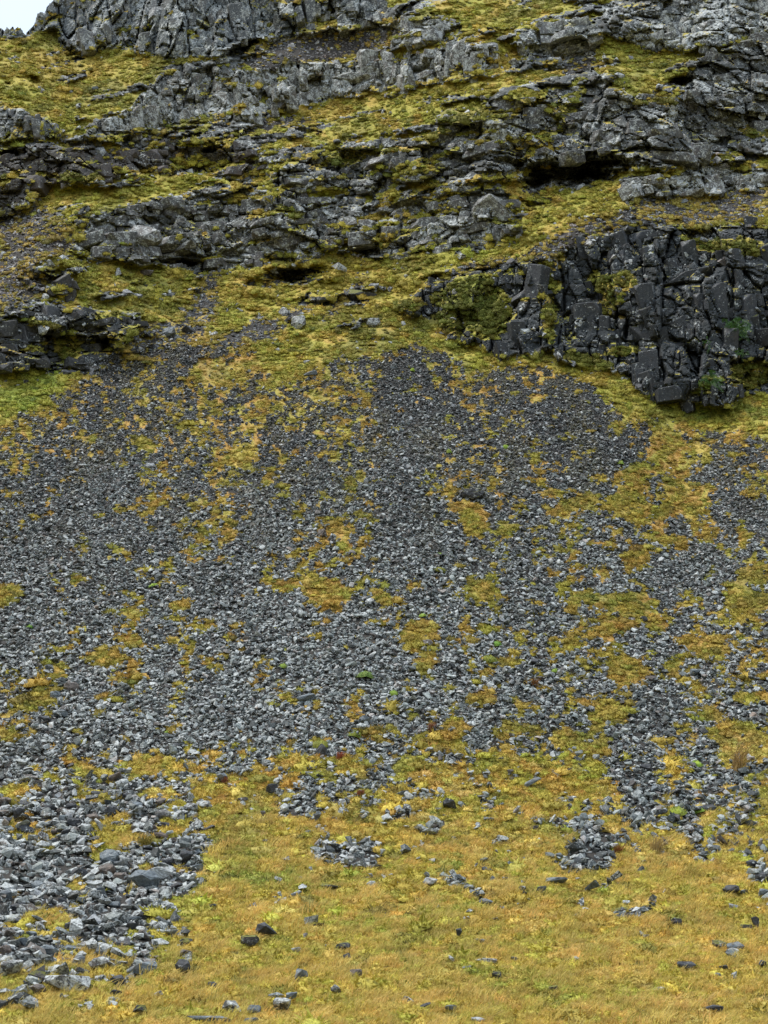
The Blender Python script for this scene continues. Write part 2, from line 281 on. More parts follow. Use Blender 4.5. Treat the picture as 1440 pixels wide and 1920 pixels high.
for (cx, cy, rx, ry, a, colr, k) in [(500,1640,60,14,0,grn,.8),(60,730,90,40,-20,lime,.7),(1340,770,90,12,0,grn,.6),(870,560,60,40,0,grn,.5),(1120,1125,40,12,0,grn,.6),(1170,1310,40,10,0,grn,.5),(1330,715,30,12,-25,grn,.8),(990,1725,60,14,0,org,.3),
        (640,1760,200,24,0,grn,.18),(1000,1850,260,30,5,grn,.22),(300,1560,60,14,0,org,.5),(1230,1600,60,24,0,straw,.6),(1400,1400,60,26,10,straw,.5),(860,1470,50,20,0,straw,.4),(100,130,150,30,5,gold,.6),(150,60,90,30,0,olv,.6),(240,1730,120,50,0,yel,.6),(330,1690,60,40,0,lime,.4),(640,540,200,60,0,gold,.35),(760,120,200,60,0,gold,.35)]:
    GC = mixc(GC, colr, smooth(-.4, .5, blob(WU, WV, cx, cy, rx, ry, a)) * k)

GC = mixc(GC, np.array([.22, .15, .05]), smooth(.1, .6, blur(GRAV, 10)) * .6)
GC = mixc(GC, np.array([.20, .165, .040]), lower * (1 - smooth(1380, 1500, V)) * .28)
GC = np.minimum(GC * np.array([1.46, 1.36, 1.15]), .62)
RC *= np.array([.93, 1.0, .985])
Tf = Tof(V)
# ------------------------------------------------------------------ blocks, cracks and hummocks as relief
Y0 = np.exp(Lf)
for (cx, cy, rx, ry, a, d) in CAVES:
    f = (fbm(U / 14, V / 8, oct=3, seed=403) - .5) * .7 + blob(U + (WU - U) * .8, V + (WV - V) * .55, cx, cy, rx, ry, a)
    Y0 = Y0 + d * smooth(0, .75, f) - .5 * smooth(-.9, -.1, f) * (1 - smooth(-.1, 0, f)) * (V < cy) * (d > 1)
XR = (U - 720) / F / (math.cos(PITCH) - (960 - V) / F * math.sin(PITCH))
def P_of(Y): return np.stack([CAM[0] + XR * Y, CAM[1] + Y, CAM[2] + Tf * Y], -1)
P0 = P_of(Y0)
msk = (ROCKF > .02) & (U > -340) & (U < 1800)
pr = P0[msk]; px, py, pz = pr.T
cm = COLM[msk]
wx = px + (fbm(px / 3.5, pz / 3.5, oct=2, seed=101) - .5) * (1.0 - .6 * cm); wz = pz + (.18 * (1 - cm)) * px + (fbm(px / 4, pz / 4, oct=2, seed=103) - .5) * (.9 - .4 * cm)
def blocky(sx, sz, seed, amp, tilt, crack):
    q = np.stack([wx / sx, py / sx * .6, wz / sz], 1)
    f1, f2, r, o = voronoi(q, seed)
    return (r[:, 0] - .5) * 2 * amp + ((r[:, 1] - .5) * o[:, 0] + (r[:, 2] - .45) * o[:, 2] * 1.2) * 2 * tilt - crack * 1.5 * (1 - smooth(0.0, .12, f2 - f1))
hA = blocky(3.6, 2.2, 11, .95, .8, .40) + blocky(1.35, 1.0, 12, .36, .50, .25) + blocky(.55, .45, 13, .08, .18, .05)
hB = blocky(2.1, 7.5, 14, .95, .8, .60) + blocky(1.0, 2.6, 15, .32, .45, .26) + blocky(.5, .8, 16, .07, .15, .05)
hr = (hA * (1 - cm) + hB * cm) * 1.15
hr = np.clip(hr, -1.9, 1.2) * .95 + (fbm(px / 6, pz / 5, oct=3, seed=131) - .5) * 1.6
H = np.zeros(U.shape); H[msk] = (hr + .55) * smooth(.05, .75, ROCKF[msk])
# hummocks, drape over what lies beneath
xx, zz = P0[..., 0], P0[..., 2] + P0[..., 1] * .6
hum = (fbm(xx / 1.6, zz / 1.1, oct=4, seed=141) - .5)
up = 1 - smooth(620, 760, V)
H += hum * (1 - ROCKF) * (.9 * up + .6) * (GR * .8 + .2) + (fbm(xx / 7, zz / 5, oct=2, seed=149) - .5) * 1.3 * (1 - ROCKF) * (.35 + .65 * up)
H += STONY * (fbm(xx / .9, zz / .9, oct=2, seed=151) - .5) * .3
fade = smooth(-3000, -300, U) * (1 - smooth(1740, 4000, U))
H *= fade
Y1 = Y0 - H
P = P_of(Y1)
# ridge line: behind it the hill falls away
SIL_U = [-9000, -240, -60, 0, 8, 14, 17, 24, 27, 32, 38, 44, 47, 51, 56, 60, 64, 67, 70, 84, 87, 92, 100, 130, 200, 300, 700, 1700, 10500]
SIL_V = [300, 95, 62, 50, 56, 50, 56, 48, 56, 50, 50, 60, 64, 56, 52, 50, 48, 34, 22, 21, 10, 6, 0, -30, -60, -90, -110, -138, -138]
vsil = np.interp(fu, SIL_U, SIL_V) + (vnoise(fu / 6, fu * 0, seed=5) - .5) * 5 * (fu < 130)
for j in range(len(fu)):
    above = np.where(fv < vsil[j])[0]
    if len(above) == 0: above = np.array([0])
    s = above[-1] + 1
    ys = P[s, j, 1]; zs = P[s, j, 2]
    n = np.arange(1, len(above) + 1)
    yy = ys + .15 * n + .02 * n ** 1.8; z2 = zs - .05 * n - .01 * n ** 1.8
    if True: yy[-1] += 900; z2[-1] -= 250
    rows = above[::-1]
    P[rows, j, 1] = yy; P[rows, j, 2] = z2; P[rows, j, 0] = XR[s, j] * yy
BACK = V < vsil[None, :]
# moss on rock: gentle spots and painted cushions
MO = np.clip(MOSSB * 1.0 + .95 * smooth(.55, .64, fbm(WU / 100, (WV + .2 * WU) / 13, oct=2, seed=173)) * (U < 1060) * (1 - .6 * COLM) * (1 - .7 * (V > 560)) + .35 * smooth(.5, .72, fbm(U / 26, V / 11, oct=4, seed=171)) , 0, 1)
nR, nC = U.shape
print('grid', nR, nC, 'time', round(time.time() - T00, 1))

def grid_ix(u, v):
    return np.interp(u, fu, np.arange(nC)), np.interp(v, fv, np.arange(nR))
def samp(A, u, v):
    x, y = grid_ix(u, v); x = np.clip(x, 0, nC - 1.001); y = np.clip(y, 0, nR - 1.001)
    i = y.astype(int); j = x.astype(int); fx = x - j; fy = y - i
    if A.ndim == 3: fx = fx[:, None]; fy = fy[:, None]
    return (A[i, j] * (1 - fx) + A[i, j + 1] * fx) * (1 - fy) + (A[i + 1, j] * (1 - fx) + A[i + 1, j + 1] * fx) * fy

# ------------------------------------------------------------------ materials
def mat(name):
    m = bpy.data.materials.new(name); m.use_nodes = True; n = m.node_tree; n.nodes.clear()
    out = n.nodes.new('ShaderNodeOutputMaterial'); b = n.nodes.new('ShaderNodeBsdfPrincipled'); n.links.new(b.outputs[0], out.inputs[0])
    b.inputs['Specular IOR Level'].default_value = .35
    return m, n, b
class NB:
    def __init__(s, n): s.n = n
    def sock(s, v, inp):
        if isinstance(v, bpy.types.NodeSocket): s.n.links.new(v, inp)
        elif isinstance(v, (tuple, list)) and inp.type == 'RGBA' and len(v) == 3: inp.default_value = (*v, 1)
        else: inp.default_value = v
    def math(s, op, a, b=0.0, c=None, clamp=False):
        m = s.n.nodes.new('ShaderNodeMath'); m.operation = op; m.use_clamp = clamp
        s.sock(a, m.inputs[0]); s.sock(b, m.inputs[1])
        if c is not None: s.sock(c, m.inputs[2])
        return m.outputs[0]
    def mix(s, f, a, b, mode='MIX'):
        m = s.n.nodes.new('ShaderNodeMix'); m.data_type = 'RGBA'; m.blend_type = mode
        s.sock(f, m.inputs[0]); s.sock(a, m.inputs[6]); s.sock(b, m.inputs[7]); return m.outputs[2]
    def ramp(s, x, a, b, lo=0.0, hi=1.0):
        m = s.n.nodes.new('ShaderNodeMapRange'); m.interpolation_type = 'SMOOTHSTEP'
        for i, v in enumerate((x, a, b, lo, hi)): s.sock(v, m.inputs[i])
        return m.outputs[0]
    def noise(s, vec, scale, detail=4, rough=.55, col=False):
        t = s.n.nodes.new('ShaderNodeTexNoise'); t.inputs['Scale'].default_value = scale; t.inputs['Detail'].default_value = detail; t.inputs['Roughness'].default_value = rough
        if vec is not None: s.n.links.new(vec, t.inputs['Vector'])
        return t.outputs[1 if col else 0]
    def attr(s, name, typ='GEOMETRY', fac=False):
        a = s.n.nodes.new('ShaderNodeAttribute'); a.attribute_type = typ; a.attribute_name = name; return a
    def pos(s):
        return s.n.nodes.new('ShaderNodeNewGeometry')
    def sep(s, c):
        m = s.n.nodes.new('ShaderNodeSeparateColor'); s.n.links.new(c, m.inputs[0]); return m.outputs
    def bump(s, b, h, dist, strength=1.0):
        m = s.n.nodes.new('ShaderNodeBump'); m.inputs['Distance'].default_value = dist; m.inputs['Strength'].default_value = strength
        s.n.links.new(h, m.inputs['Height']); s.n.links.new(m.outputs[0], b.inputs['Normal'])
def rock_colour(k, pos, base, lich):
    """weathered basalt: mottled grey, brown stain, pale crustose lichen in patches and flecks"""
    n1 = k.noise(pos, .9, 5, .6); n2 = k.noise(pos, 5.5, 5, .65); n3 = k.noise(pos, 1.7, 6, .75)
    c = k.mix(1.0, base, k.mix(k.ramp(n2, .3, .72), (.55, .56, .58), (1.55, 1.5, 1.42)), 'MULTIPLY')
    c = k.mix(k.math('MULTIPLY', k.ramp(n1, .52, .70), .45), c, k.mix(1.0, c, (1.35, .98, .72), 'MULTIPLY'))
    t1 = k.math('SUBTRACT', .605, k.math('MULTIPLY', lich, .145))
    patch = k.ramp(k.math('ADD', k.math('MULTIPLY', n3, .6), k.math('MULTIPLY', k.noise(pos, 7.5, 3, .7), .4)), t1, k.math('ADD', t1, .05))
    c = k.mix(k.math('MULTIPLY', patch, .85), c, k.mix(k.ramp(n2, .4, .6), (.56, .57, .53), (.28, .285, .265)))
    fl = k.ramp(k.noise(pos, 2.4, 5, .85), k.math('SUBTRACT', .635, k.math('MULTIPLY', lich, .05)), k.math('SUBTRACT', .66, k.math('MULTIPLY', lich, .05)))
    return k.mix(k.math('MULTIPLY', fl, .8), c, (.56, .575, .54))
def make_hill_mat():
    m, n, b = mat('hillside_surface'); k = NB(n)
    g = k.pos(); pos = g.outputs['Position']; nz = n.nodes.new('ShaderNodeSeparateXYZ'); n.links.new(g.outputs['Normal'], nz.inputs[0])
    A = k.sep(k.attr('maskA').outputs['Color']); rock, grass, grav = A[0], A[1], A[2]
    B = k.sep(k.attr('maskB').outputs['Color']); lich, moss, stony = B[0], B[1], B[2]
    rc = k.attr('rcol').outputs['Color']; gc = k.attr('gcol').outputs['Color']
    rockc = rock_colour(k, pos, rc, lich)
    nm = k.noise(pos, 1.3, 5, .65); nf = k.noise(pos, 9, 4, .6)
    # moss sits on upward faces of the rock
    mf = k.math('ADD', k.math('ADD', k.math('MULTIPLY', nz.outputs[2], .62), k.math('MULTIPLY', moss, .62)), k.math('SUBTRACT', nm, .5))
    mf = k.ramp(mf, .60, .74)
    gvar = k.mix(k.ramp(nf, .28, .72), (.55, .56, .5), (1.4, 1.4, 1.5))
    grassc = k.mix(1.0, gc, gvar, 'MULTIPLY')
    grassc = k.mix(k.ramp(k.noise(pos, 3.3, 5, .7), .56, .72), grassc, k.mix(1.0, grassc, (.50, .42, .55), 'MULTIPLY'))
    rm = k.mix(mf, rockc, grassc)
    soil = k.mix(k.noise(pos, 6, 5, .7), (.014, .012, .009), (.055, .046, .036))
    ground = k.mix(k.ramp(k.math('ADD', grass, k.math('MULTIPLY', k.math('SUBTRACT', nm, .5), .5)), .35, .6), soil, grassc)
    c = k.mix(k.ramp(rock, .25, .5), ground, rm)
    n.links.new(c, b.inputs['Base Color']); b.inputs['Roughness'].default_value = .9
    hb = k.math('ADD', k.math('MULTIPLY', k.noise(pos, 2.5, 7, .7), 1.0), k.math('MULTIPLY', nf, .35))
    k.bump(b, hb, .12, .8)
    return m
HILL = make_hill_mat()
def stone_mat(name, base=None, lich=.5, inst=False, moss=0.0):
    m, n, b = mat(name); k = NB(n)
    tcn = n.nodes.new('ShaderNodeTexCoord')
    if inst:
        a = k.attr('icol', 'INSTANCER'); base = a.outputs['Color']; lich = k.attr('ilich', 'INSTANCER').outputs['Fac']
    g = k.pos(); pos = g.outputs['Position']
    add = n.nodes.new('ShaderNodeVectorMath'); add.operation = 'SCALE'; n.links.new(pos, add.inputs[0]); add.inputs['Scale'].default_value = 2.2 if inst else 1.4
    c = rock_colour(k, add.outputs[0], base, lich)
    if moss:
        nz = n.nodes.new('ShaderNodeSeparateXYZ'); n.links.new(g.outputs['Normal'], nz.inputs[0])
        f = k.ramp(k.math('ADD', nz.outputs[2], k.math('SUBTRACT', k.noise(pos, 4, 4), .5)), .95 - moss, 1.1 - moss)
        c = k.mix(f, c, k.mix(k.noise(pos, 12, 3), (.07, .075, .012), (.19, .18, .02)))
    n.links.new(c, b.inputs['Base Color']); b.inputs['Roughness'].default_value = .62
    k.bump(b, k.noise(pos, 9, 6, .7), .06, .7)
    return m
STONE = stone_mat('scree_stone', inst=True)
def blade_mat(name, mossy=False):
    m, n, b = mat(name); k = NB(n)
    c = k.attr('icol', 'INSTANCER').outputs['Color']; g = k.pos()
    c = k.mix(1.0, c, k.mix(k.ramp(k.noise(g.outputs['Position'], 14, 2), .3, .7), (.7, .68, .6), (1.3, 1.3, 1.4)), 'MULTIPLY')
    n.links.new(c, b.inputs['Base Color']); b.inputs['Roughness'].default_value = .75
    b.inputs['Specular IOR Level'].default_value = .15
    tr = n.nodes.new('ShaderNodeBsdfTranslucent'); ms = n.nodes.new('ShaderNodeMixShader'); ms.inputs[0].default_value = .4 if not mossy else .15
    n.links.new(c, tr.inputs[0]); n.links.new(b.outputs[0], ms.inputs[1]); n.links.new(tr.outputs[0], ms.inputs[2])
    n.links.new(ms.outputs[0], [x for x in n.nodes if x.type == 'OUTPUT_MATERIAL'][0].inputs[0])
    return m
BLADE = blade_mat('grass_blades'); MOSSM = blade_mat('moss_leaves', True)
def plain(name, c1, c2, scale=10, rough=.7):
    m, n, b = mat(name); k = NB(n); g = k.pos()
    n.links.new(k.mix(k.ramp(k.noise(g.outputs['Position'], scale, 4), .3, .7), c1, c2), b.inputs['Base Color']); b.inputs['Roughness'].default_value = rough
    return m

# ------------------------------------------------------------------ mesh helpers
def mesh_from(name, verts, faces):
    me = bpy.data.meshes.new(name); verts = np.asarray(verts, np.float32); faces = np.asarray(faces, np.int32)
    me.vertices.add(len(verts)); me.vertices.foreach_set('co', verts.ravel())
    k = faces.shape[1]; me.loops.add(faces.size); me.loops.foreach_set('vertex_index', faces.ravel())
    me.polygons.add(len(faces)); me.polygons.foreach_set('loop_start', np.arange(0, faces.size, k, dtype=np.int32)); me.polygons.foreach_set('loop_total', np.full(len(faces), k, np.int32))
    me.update(); me.validate(); return me
def link(name, me, material=None, parent=None, label=None, cat=None, group=None, kind=None):
    o = bpy.data.objects.new(name, me); COL.objects.link(o)
    if material is not None and me is not None and not me.materials: me.materials.append(material)
    if parent: o.parent = parent
    if label: o['label'] = label
    if cat: o['category'] = cat
    if group: o['group'] = group
    if kind: o['kind'] = kind
    return o
def colattr(me, name, data):
    a = me.attributes.new(name, 'FLOAT_COLOR', 'POINT'); d = np.ones((len(data), 4), np.float32); d[:, :3] = data; a.data.foreach_set('color', d.ravel())

# ------------------------------------------------------------------ terrain pieces
idx = np.arange(nR * nC).reshape(nR, nC)
quads = np.stack([idx[1:, :-1], idx[1:, 1:], idx[:-1, 1:], idx[:-1, :-1]], -1).reshape(-1, 4)
fcls = CID[1:, 1:].copy()
MEADOW_POLY = [(-400,1890),(0,1878),(150,1868),(250,1800),(290,1745),(330,1640),(400,1590),(365,1500),(380,1460),(500,1480),(760,1500),(900,1490),(1200,1530),(1440,1560),(12000,1560),(12000,2300),(-400,2300)]
fc_lower = lower[1:, 1:] > .5; fm = inpoly(U[1:, 1:], V[1:, 1:], MEADOW_POLY)
fcls = np.where(fcls >= 0, fcls, np.where(fm, 100, np.where(fc_lower, 101, 102)))
fcls = np.where(BACK[1:, 1:] & (fcls < 100), fcls, fcls)
fcls = np.where(fc_lower & (fcls < 100), 101, fcls).reshape(-1)
ATT = {'maskA': np.stack([ROCKF, GR, GRAV], -1), 'maskB': np.stack([LICH, MO, STONY], -1), 'rcol': RC, 'gcol': GC}
Pf = P.reshape(-1, 3)
def terrain(name, cls, label, **kw):
    q = quads[fcls == cls]; used, inv = np.unique(q, return_inverse=True)
    me = mesh_from(name, Pf[used], inv.reshape(-1, 4))
    me.polygons.foreach_set('use_smooth', np.full(len(me.polygons), cls >= 100))
    for k, a in ATT.items(): colattr(me, k, a.reshape(-1, 3)[used])
    me.materials.append(HILL)
    return link(name, me, kind='structure', label=label, **kw)
terrain('meadow_ground', 100, 'golden autumn meadow at the foot of the scree')
terrain('scree_slope', 101, 'dark earth and moss under the loose stones of the scree fan')
terrain('hillside', 102, 'mossy grass shelves between the cliffs')
cliff_objs = [terrain('cliff', k, c[6]) for k, c in enumerate(CLIFFS)]
# valley floor round and behind the camera
zb = float(np.median(P[-1, 60:-60, 2])); yb = float(P[-1, :, 1].min())
fx = np.array([-6000, -2500, -900, -300, -100, -40, 0, 40, 100, 300, 900, 2500, 6000.0]); fy = np.array([-6000, -2000, -600, -150, -40, 0, yb - 8, yb + 3])
GX, GY = np.meshgrid(fx, fy); gi = np.arange(GX.size).reshape(GX.shape)
vf = mesh_from('valley_floor', np.stack([GX.ravel(), GY.ravel(), np.full(GX.size, zb - .25)], 1), np.stack([gi[:-1, :-1], gi[:-1, 1:], gi[1:, 1:], gi[1:, :-1]], -1).reshape(-1, 4))
link('valley_floor', vf, plain('valley_turf', (.13, .12, .03), (.22, .17, .04), .5, .9), kind='structure')
print('terrain', round(time.time() - T00, 1))

# ------------------------------------------------------------------ stones
def hull(seed, n=13, dims=(1, .75, .5), boxy=.5, bevel=0.0, chips=0):
    r = random.Random(seed); bm = bmesh.new()
    for _ in range(n):
        p = Vector((r.uniform(-1, 1), r.uniform(-1, 1), r.uniform(-1, 1)))
        q = p / max(abs(p.x), abs(p.y), abs(p.z)); s = p.normalized()
        p = q * boxy + s * (1 - boxy); p *= r.uniform(.82, 1.0)
        bm.verts.new((p.x * dims[0] / 2, p.y * dims[1] / 2, p.z * dims[2] / 2))
    res = bmesh.ops.convex_hull(bm, input=bm.verts)
    junk = [e for e in res['geom_interior'] + res['geom_unused'] if isinstance(e, bmesh.types.BMVert)]
    bmesh.ops.delete(bm, geom=list(set(junk)), context='VERTS')
    bmesh.ops.dissolve_limit(bm, angle_limit=math.radians(9), verts=bm.verts, edges=bm.edges)
    if bevel:
        bmesh.ops.bevel(bm, geom=list(bm.edges), offset=bevel, segments=1, affect='EDGES', clamp_overlap=True)
    if chips:
        bmesh.ops.triangulate(bm, faces=bm.faces)
        bmesh.ops.subdivide_edges(bm, edges=[e for e in bm.edges if e.calc_length() > .22], cuts=1, use_grid_fill=False)
        for v in bm.verts: v.co += Vector((r.gauss(0, 1), r.gauss(0, 1), r.gauss(0, 1))) * chips
    me = bpy.data.meshes.new('stone'); bm.to_mesh(me); bm.free(); return me
SMALL = [hull(i, random.Random(i).choice((9, 11, 13)), random.Random(i + 40).choice(((1, .8, .55), (1, .6, .38), (1, .85, .32), (1, .7, .6), (1, .5, .4))), .55) for i in range(18)]
def make_source(meshes, material, tag):
    c = bpy.data.collections.new(tag)
    for i, me in enumerate(meshes):
        me.materials.clear(); me.materials.append(material)
        o = bpy.data.objects.new('%s_%02d' % (tag, i), me); c.objects.link(o)
    return c
def rotmats(tilt, yaw, r1, r2, spin):
    def R(ax, a):
        c, s = np.cos(a), np.sin(a); z = np.zeros_like(a); o = np.ones_like(a)
        if ax == 'x': m = [[o, z, z], [z, c, -s], [z, s, c]]
        elif ax == 'y': m = [[c, z, s], [z, o, z], [-s, z, c]]
        else: m = [[c, -s, z], [s, c, z], [z, z, o]]
        return np.moveaxis(np.array(m), 2, 0)
    return R('x', tilt) @ R('x', r1) @ R('y', r2) @ R('z', spin)
def to_euler(R):
    return np.stack([np.arctan2(R[:, 2, 1], R[:, 2, 2]), -np.arcsin(np.clip(R[:, 2, 0], -1, 1)), np.arctan2(R[:, 1, 0], R[:, 0, 0])], 1)
def scatter(name, pts, eul, scl, col, lich, source, nsrc, label):
    me = bpy.data.meshes.new(name); n = len(pts); me.vertices.add(n); me.vertices.foreach_set('co', np.asarray(pts, np.float32).ravel())
    for an, d in (('irot', eul), ('iscl', scl)):
        a = me.attributes.new(an, 'FLOAT_VECTOR', 'POINT'); a.data.foreach_set('vector', np.asarray(d, np.float32).ravel())
    colattr(me, 'icol', col)
    a = me.attributes.new('ilich', 'FLOAT', 'POINT'); a.data.foreach_set('value', np.asarray(lich, np.float32))
    a = me.attributes.new('iidx', 'INT', 'POINT'); a.data.foreach_set('value', rng.integers(0, nsrc, n).astype(np.int32))
    o = link(name, me, kind='stuff', label=label)
    g = bpy.data.node_groups.new(name + '_nodes', 'GeometryNodeTree')
    g.interface.new_socket('Geometry', in_out='INPUT', socket_type='NodeSocketGeometry'); g.interface.new_socket('Geometry', in_out='OUTPUT', socket_type='NodeSocketGeometry')
    gi = g.nodes.new('NodeGroupInput'); go = g.nodes.new('NodeGroupOutput'); ip = g.nodes.new('GeometryNodeInstanceOnPoints')
    ci = g.nodes.new('GeometryNodeCollectionInfo'); ci.inputs[0].default_value = source; ci.inputs['Separate Children'].default_value = True; ci.inputs['Reset Children'].default_value = True
    def na(nm, t):
        x = g.nodes.new('GeometryNodeInputNamedAttribute'); x.data_type = t; x.inputs[0].default_value = nm; return x.outputs[0]
    e2r = g.nodes.new('FunctionNodeEulerToRotation'); g.links.new(na('irot', 'FLOAT_VECTOR'), e2r.inputs[0])
    g.links.new(gi.outputs[0], ip.inputs['Points']); g.links.new(ci.outputs[0], ip.inputs['Instance']); ip.inputs['Pick Instance'].default_value = True
    g.links.new(na('iidx', 'INT'), ip.inputs['Instance Index']); g.links.new(e2r.outputs[0], ip.inputs['Rotation']); g.links.new(na('iscl', 'FLOAT_VECTOR'), ip.inputs['Scale'])
    g.links.new(ip.outputs[0], go.inputs[0])
    md = o.modifiers.new('scatter', 'NODES'); md.node_group = g
    return o
Pg = blur(P[..., 1], 6)
tilt_f = np.zeros(U.shape); dy = np.gradient(Pg, axis=0); dz = np.gradient(blur(P[..., 2], 6), axis=0)
tilt_f = np.clip(np.arctan2(-dz, -dy + 1e-6), 0.1, 1.2)
def cand(n, umin, umax, vmin, vmax): return rng.uniform(umin, umax, n), rng.uniform(vmin, vmax, n)
# stone size (m) over the slope
def size_at(u, v):
    s = np.interp(v, [600, 760, 1000, 1250, 1450, 1600, 1760, 2060], [.12, .135, .158, .168, .178, .195, .20, .2])
    bl = smooth(-.2, .9, 1 - np.sqrt(((u + 60) / 520) ** 2 + ((v - 1740) / 420) ** 2))
    return s * (1 + .6 * bl) * (1 + .35 * smooth(400, 460, u) * smooth(1480, 1560, v))
PXM = 1 / F
u, v = cand(720000, -200, 1640, 560, 1900)
st = samp(STONY, u, v); s = size_at(u, v); dist = np.exp(samp(Lf, u, v)); spx = s / dist * F      # size in photo px
keep = rng.random(len(u)) < np.clip(st * 1.35, 0, 1) * np.clip(23 / spx ** 2, 0, 1) * 1.0
keep |= (rng.random(len(u)) < .004 * samp(lower, u, v) * np.clip(1 - (v - 1500) / 200, 0.06, 1))
u, v, s = u[keep], v[keep], s[keep]
s = s * np.clip(np.exp(rng.normal(-.12, .40, len(u))), .3, 2.1)
pts = samp(P, u, v); n = len(u)
print('stones', n)
til = samp(tilt_f, u, v)
R = rotmats(til, 0, rng.normal(-.1, .42, n), rng.normal(0, .42, n), rng.uniform(0, 6.283, n))
scl = np.stack([s * 1.15, s * rng.uniform(.8, 1.2, n), s * rng.uniform(.75, 1.3, n)], 1)
lf = rng.uniform(-.15, .6, n) * s; pts[:, 2] += lf * .8; pts[:, 1] -= lf * .5
patchy = samp(fbm(U / 90 + 3, V / 120, oct=4, seed=201), u, v)
tone = np.interp(v, [650, 800, 1000, 1300, 1900], [.042, .054, .098, .118, .108]) * (.65 + .8 * patchy) * np.exp(rng.normal(-.10, .62, n))
dk = rng.random(n) < .25; tone[dk] *= .5; tone = np.minimum(tone, .27)
tint = np.stack([np.full(n, .90), np.full(n, 1.01), np.full(n, .955)], 1); br = rng.random(n) < .12; tint[br] = (1.12, .99, .88)
tint = tint + (smooth(700, 1500, v) * smooth(500, 0, u))[:, None] * np.array([.03, -.01, -.05])
col = np.clip(tone[:, None] * tint, .01, .6)
veil = np.clip(samp(smooth(.45, .62, fbm(WU / 40, WV / 60, oct=4, seed=421)), u, v) * smooth(1150, 800, v) * .75 * rng.random(n), 0, 1); col = mixc(col, np.array([.10, .085, .028]), veil)
pale = rng.random(n) < .035; col[pale] = np.array([.27, .28, .285]) * rng.uniform(.7, 1.1, (pale.sum(), 1))
lich = np.clip(np.interp(v, [650, 900, 1200, 1600], [.1, .35, .62, .82]) + rng.normal(0, .42, n) - .25 * (u > 900) * (v > 1300), 0, 1.3)
scatter('scree_stones', pts, to_euler(R), scl, col, lich, make_source(SMALL, STONE, 'small_stone'), len(SMALL), 'countless loose grey basalt stones covering the scree fan')
# rubble and gravel on the upper shelves, at cliff feet
u, v = cand(150000, -200, 1640, -20, 730)
gv = samp(GRAV, u, v); rk = samp(ROCKF, u, v); lo = samp(lower, u, v); bk = samp(BACK.astype(float), u, v)
keep = (rng.random(len(u)) < (gv * .75 + .04 * samp(smooth(.45, .7, fbm(U / 40, V / 20, oct=3, seed=211)), u, v) * (v > 100) + .10 * (rk > .1) * (rk < .7))) & (lo < .5) & (bk < .01)
u, v = u[keep], v[keep]; n = len(u); s = .26 * np.exp(rng.normal(0, .42, n)); s = np.where(samp(GRAV, u, v) > .4, s * .75, s * 1.25)
pts = samp(P, u, v); R = rotmats(samp(tilt_f, u, v), 0, rng.normal(0, .4, n), rng.normal(0, .4, n), rng.uniform(0, 6.283, n))
tone = .062 * np.exp(rng.normal(0, .45, n)) * (1 + .5 * (v < 300)); brn = smooth(.3, .7, samp(fbm(U / 90, V / 50, oct=2, seed=213), u, v))[:, None] * (v < 560)[:, None]
col = tone[:, None] * (np.array([.97, 1, 1.04]) * (1 - brn * .7) + np.array([1.15, .9, .78]) * brn * .7)
scatter('cliff_rubble', pts, to_euler(R), np.stack([s, s, s], 1), col, np.clip(rng.normal(.35, .3, n) + .4 * (samp(GRAV, u, v) < .3), 0, 1.2), bpy.data.collections['small_stone'], len(SMALL), 'fine dark rubble on the shelves and below the cliffs')
print('rubble', n, round(time.time() - T00, 1))

# ------------------------------------------------------------------ grass tufts and moss leaves
def tuft_mesh(seed, blades, h, spread, lean, w):
    r = random.Random(seed); vs_, fs = [], []
    for _ in range(blades):
        a = r.uniform(0, 6.283); rr = r.uniform(0, spread) ; x, y = rr * math.cos(a), rr * math.sin(a)
        hh = h * r.uniform(.5, 1.15); lx = lean * hh * r.uniform(.2, 1.3) + .35 * hh * math.cos(a) * r.random(); ly = -.25 * hh * r.random() + .35 * hh * math.sin(a) * r.random()
        b = r.uniform(0, 3.14); wx_, wy_ = math.cos(b) * w / 2, math.sin(b) * w / 2
        i = len(vs_)
        for t, ww in ((0, 1), (.45, .9), (.8, .55)):
            cx, cy, cz = x + lx * t * t, y + ly * t * t, hh * (t - .22 * t * t)
            vs_ += [(cx - wx_ * ww, cy - wy_ * ww, cz), (cx + wx_ * ww, cy + wy_ * ww, cz)]
        vs_.append((x + lx, y + ly, hh * .78))
        fs += [(i, i + 1, i + 3), (i, i + 3, i + 2), (i + 2, i + 3, i + 5), (i + 2, i + 5, i + 4), (i + 4, i + 5, i + 6)]
    return mesh_from('tuft', vs_, fs)
TUFTS = [tuft_mesh(i, 22, .30, .20, .45, .014) for i in range(8)]
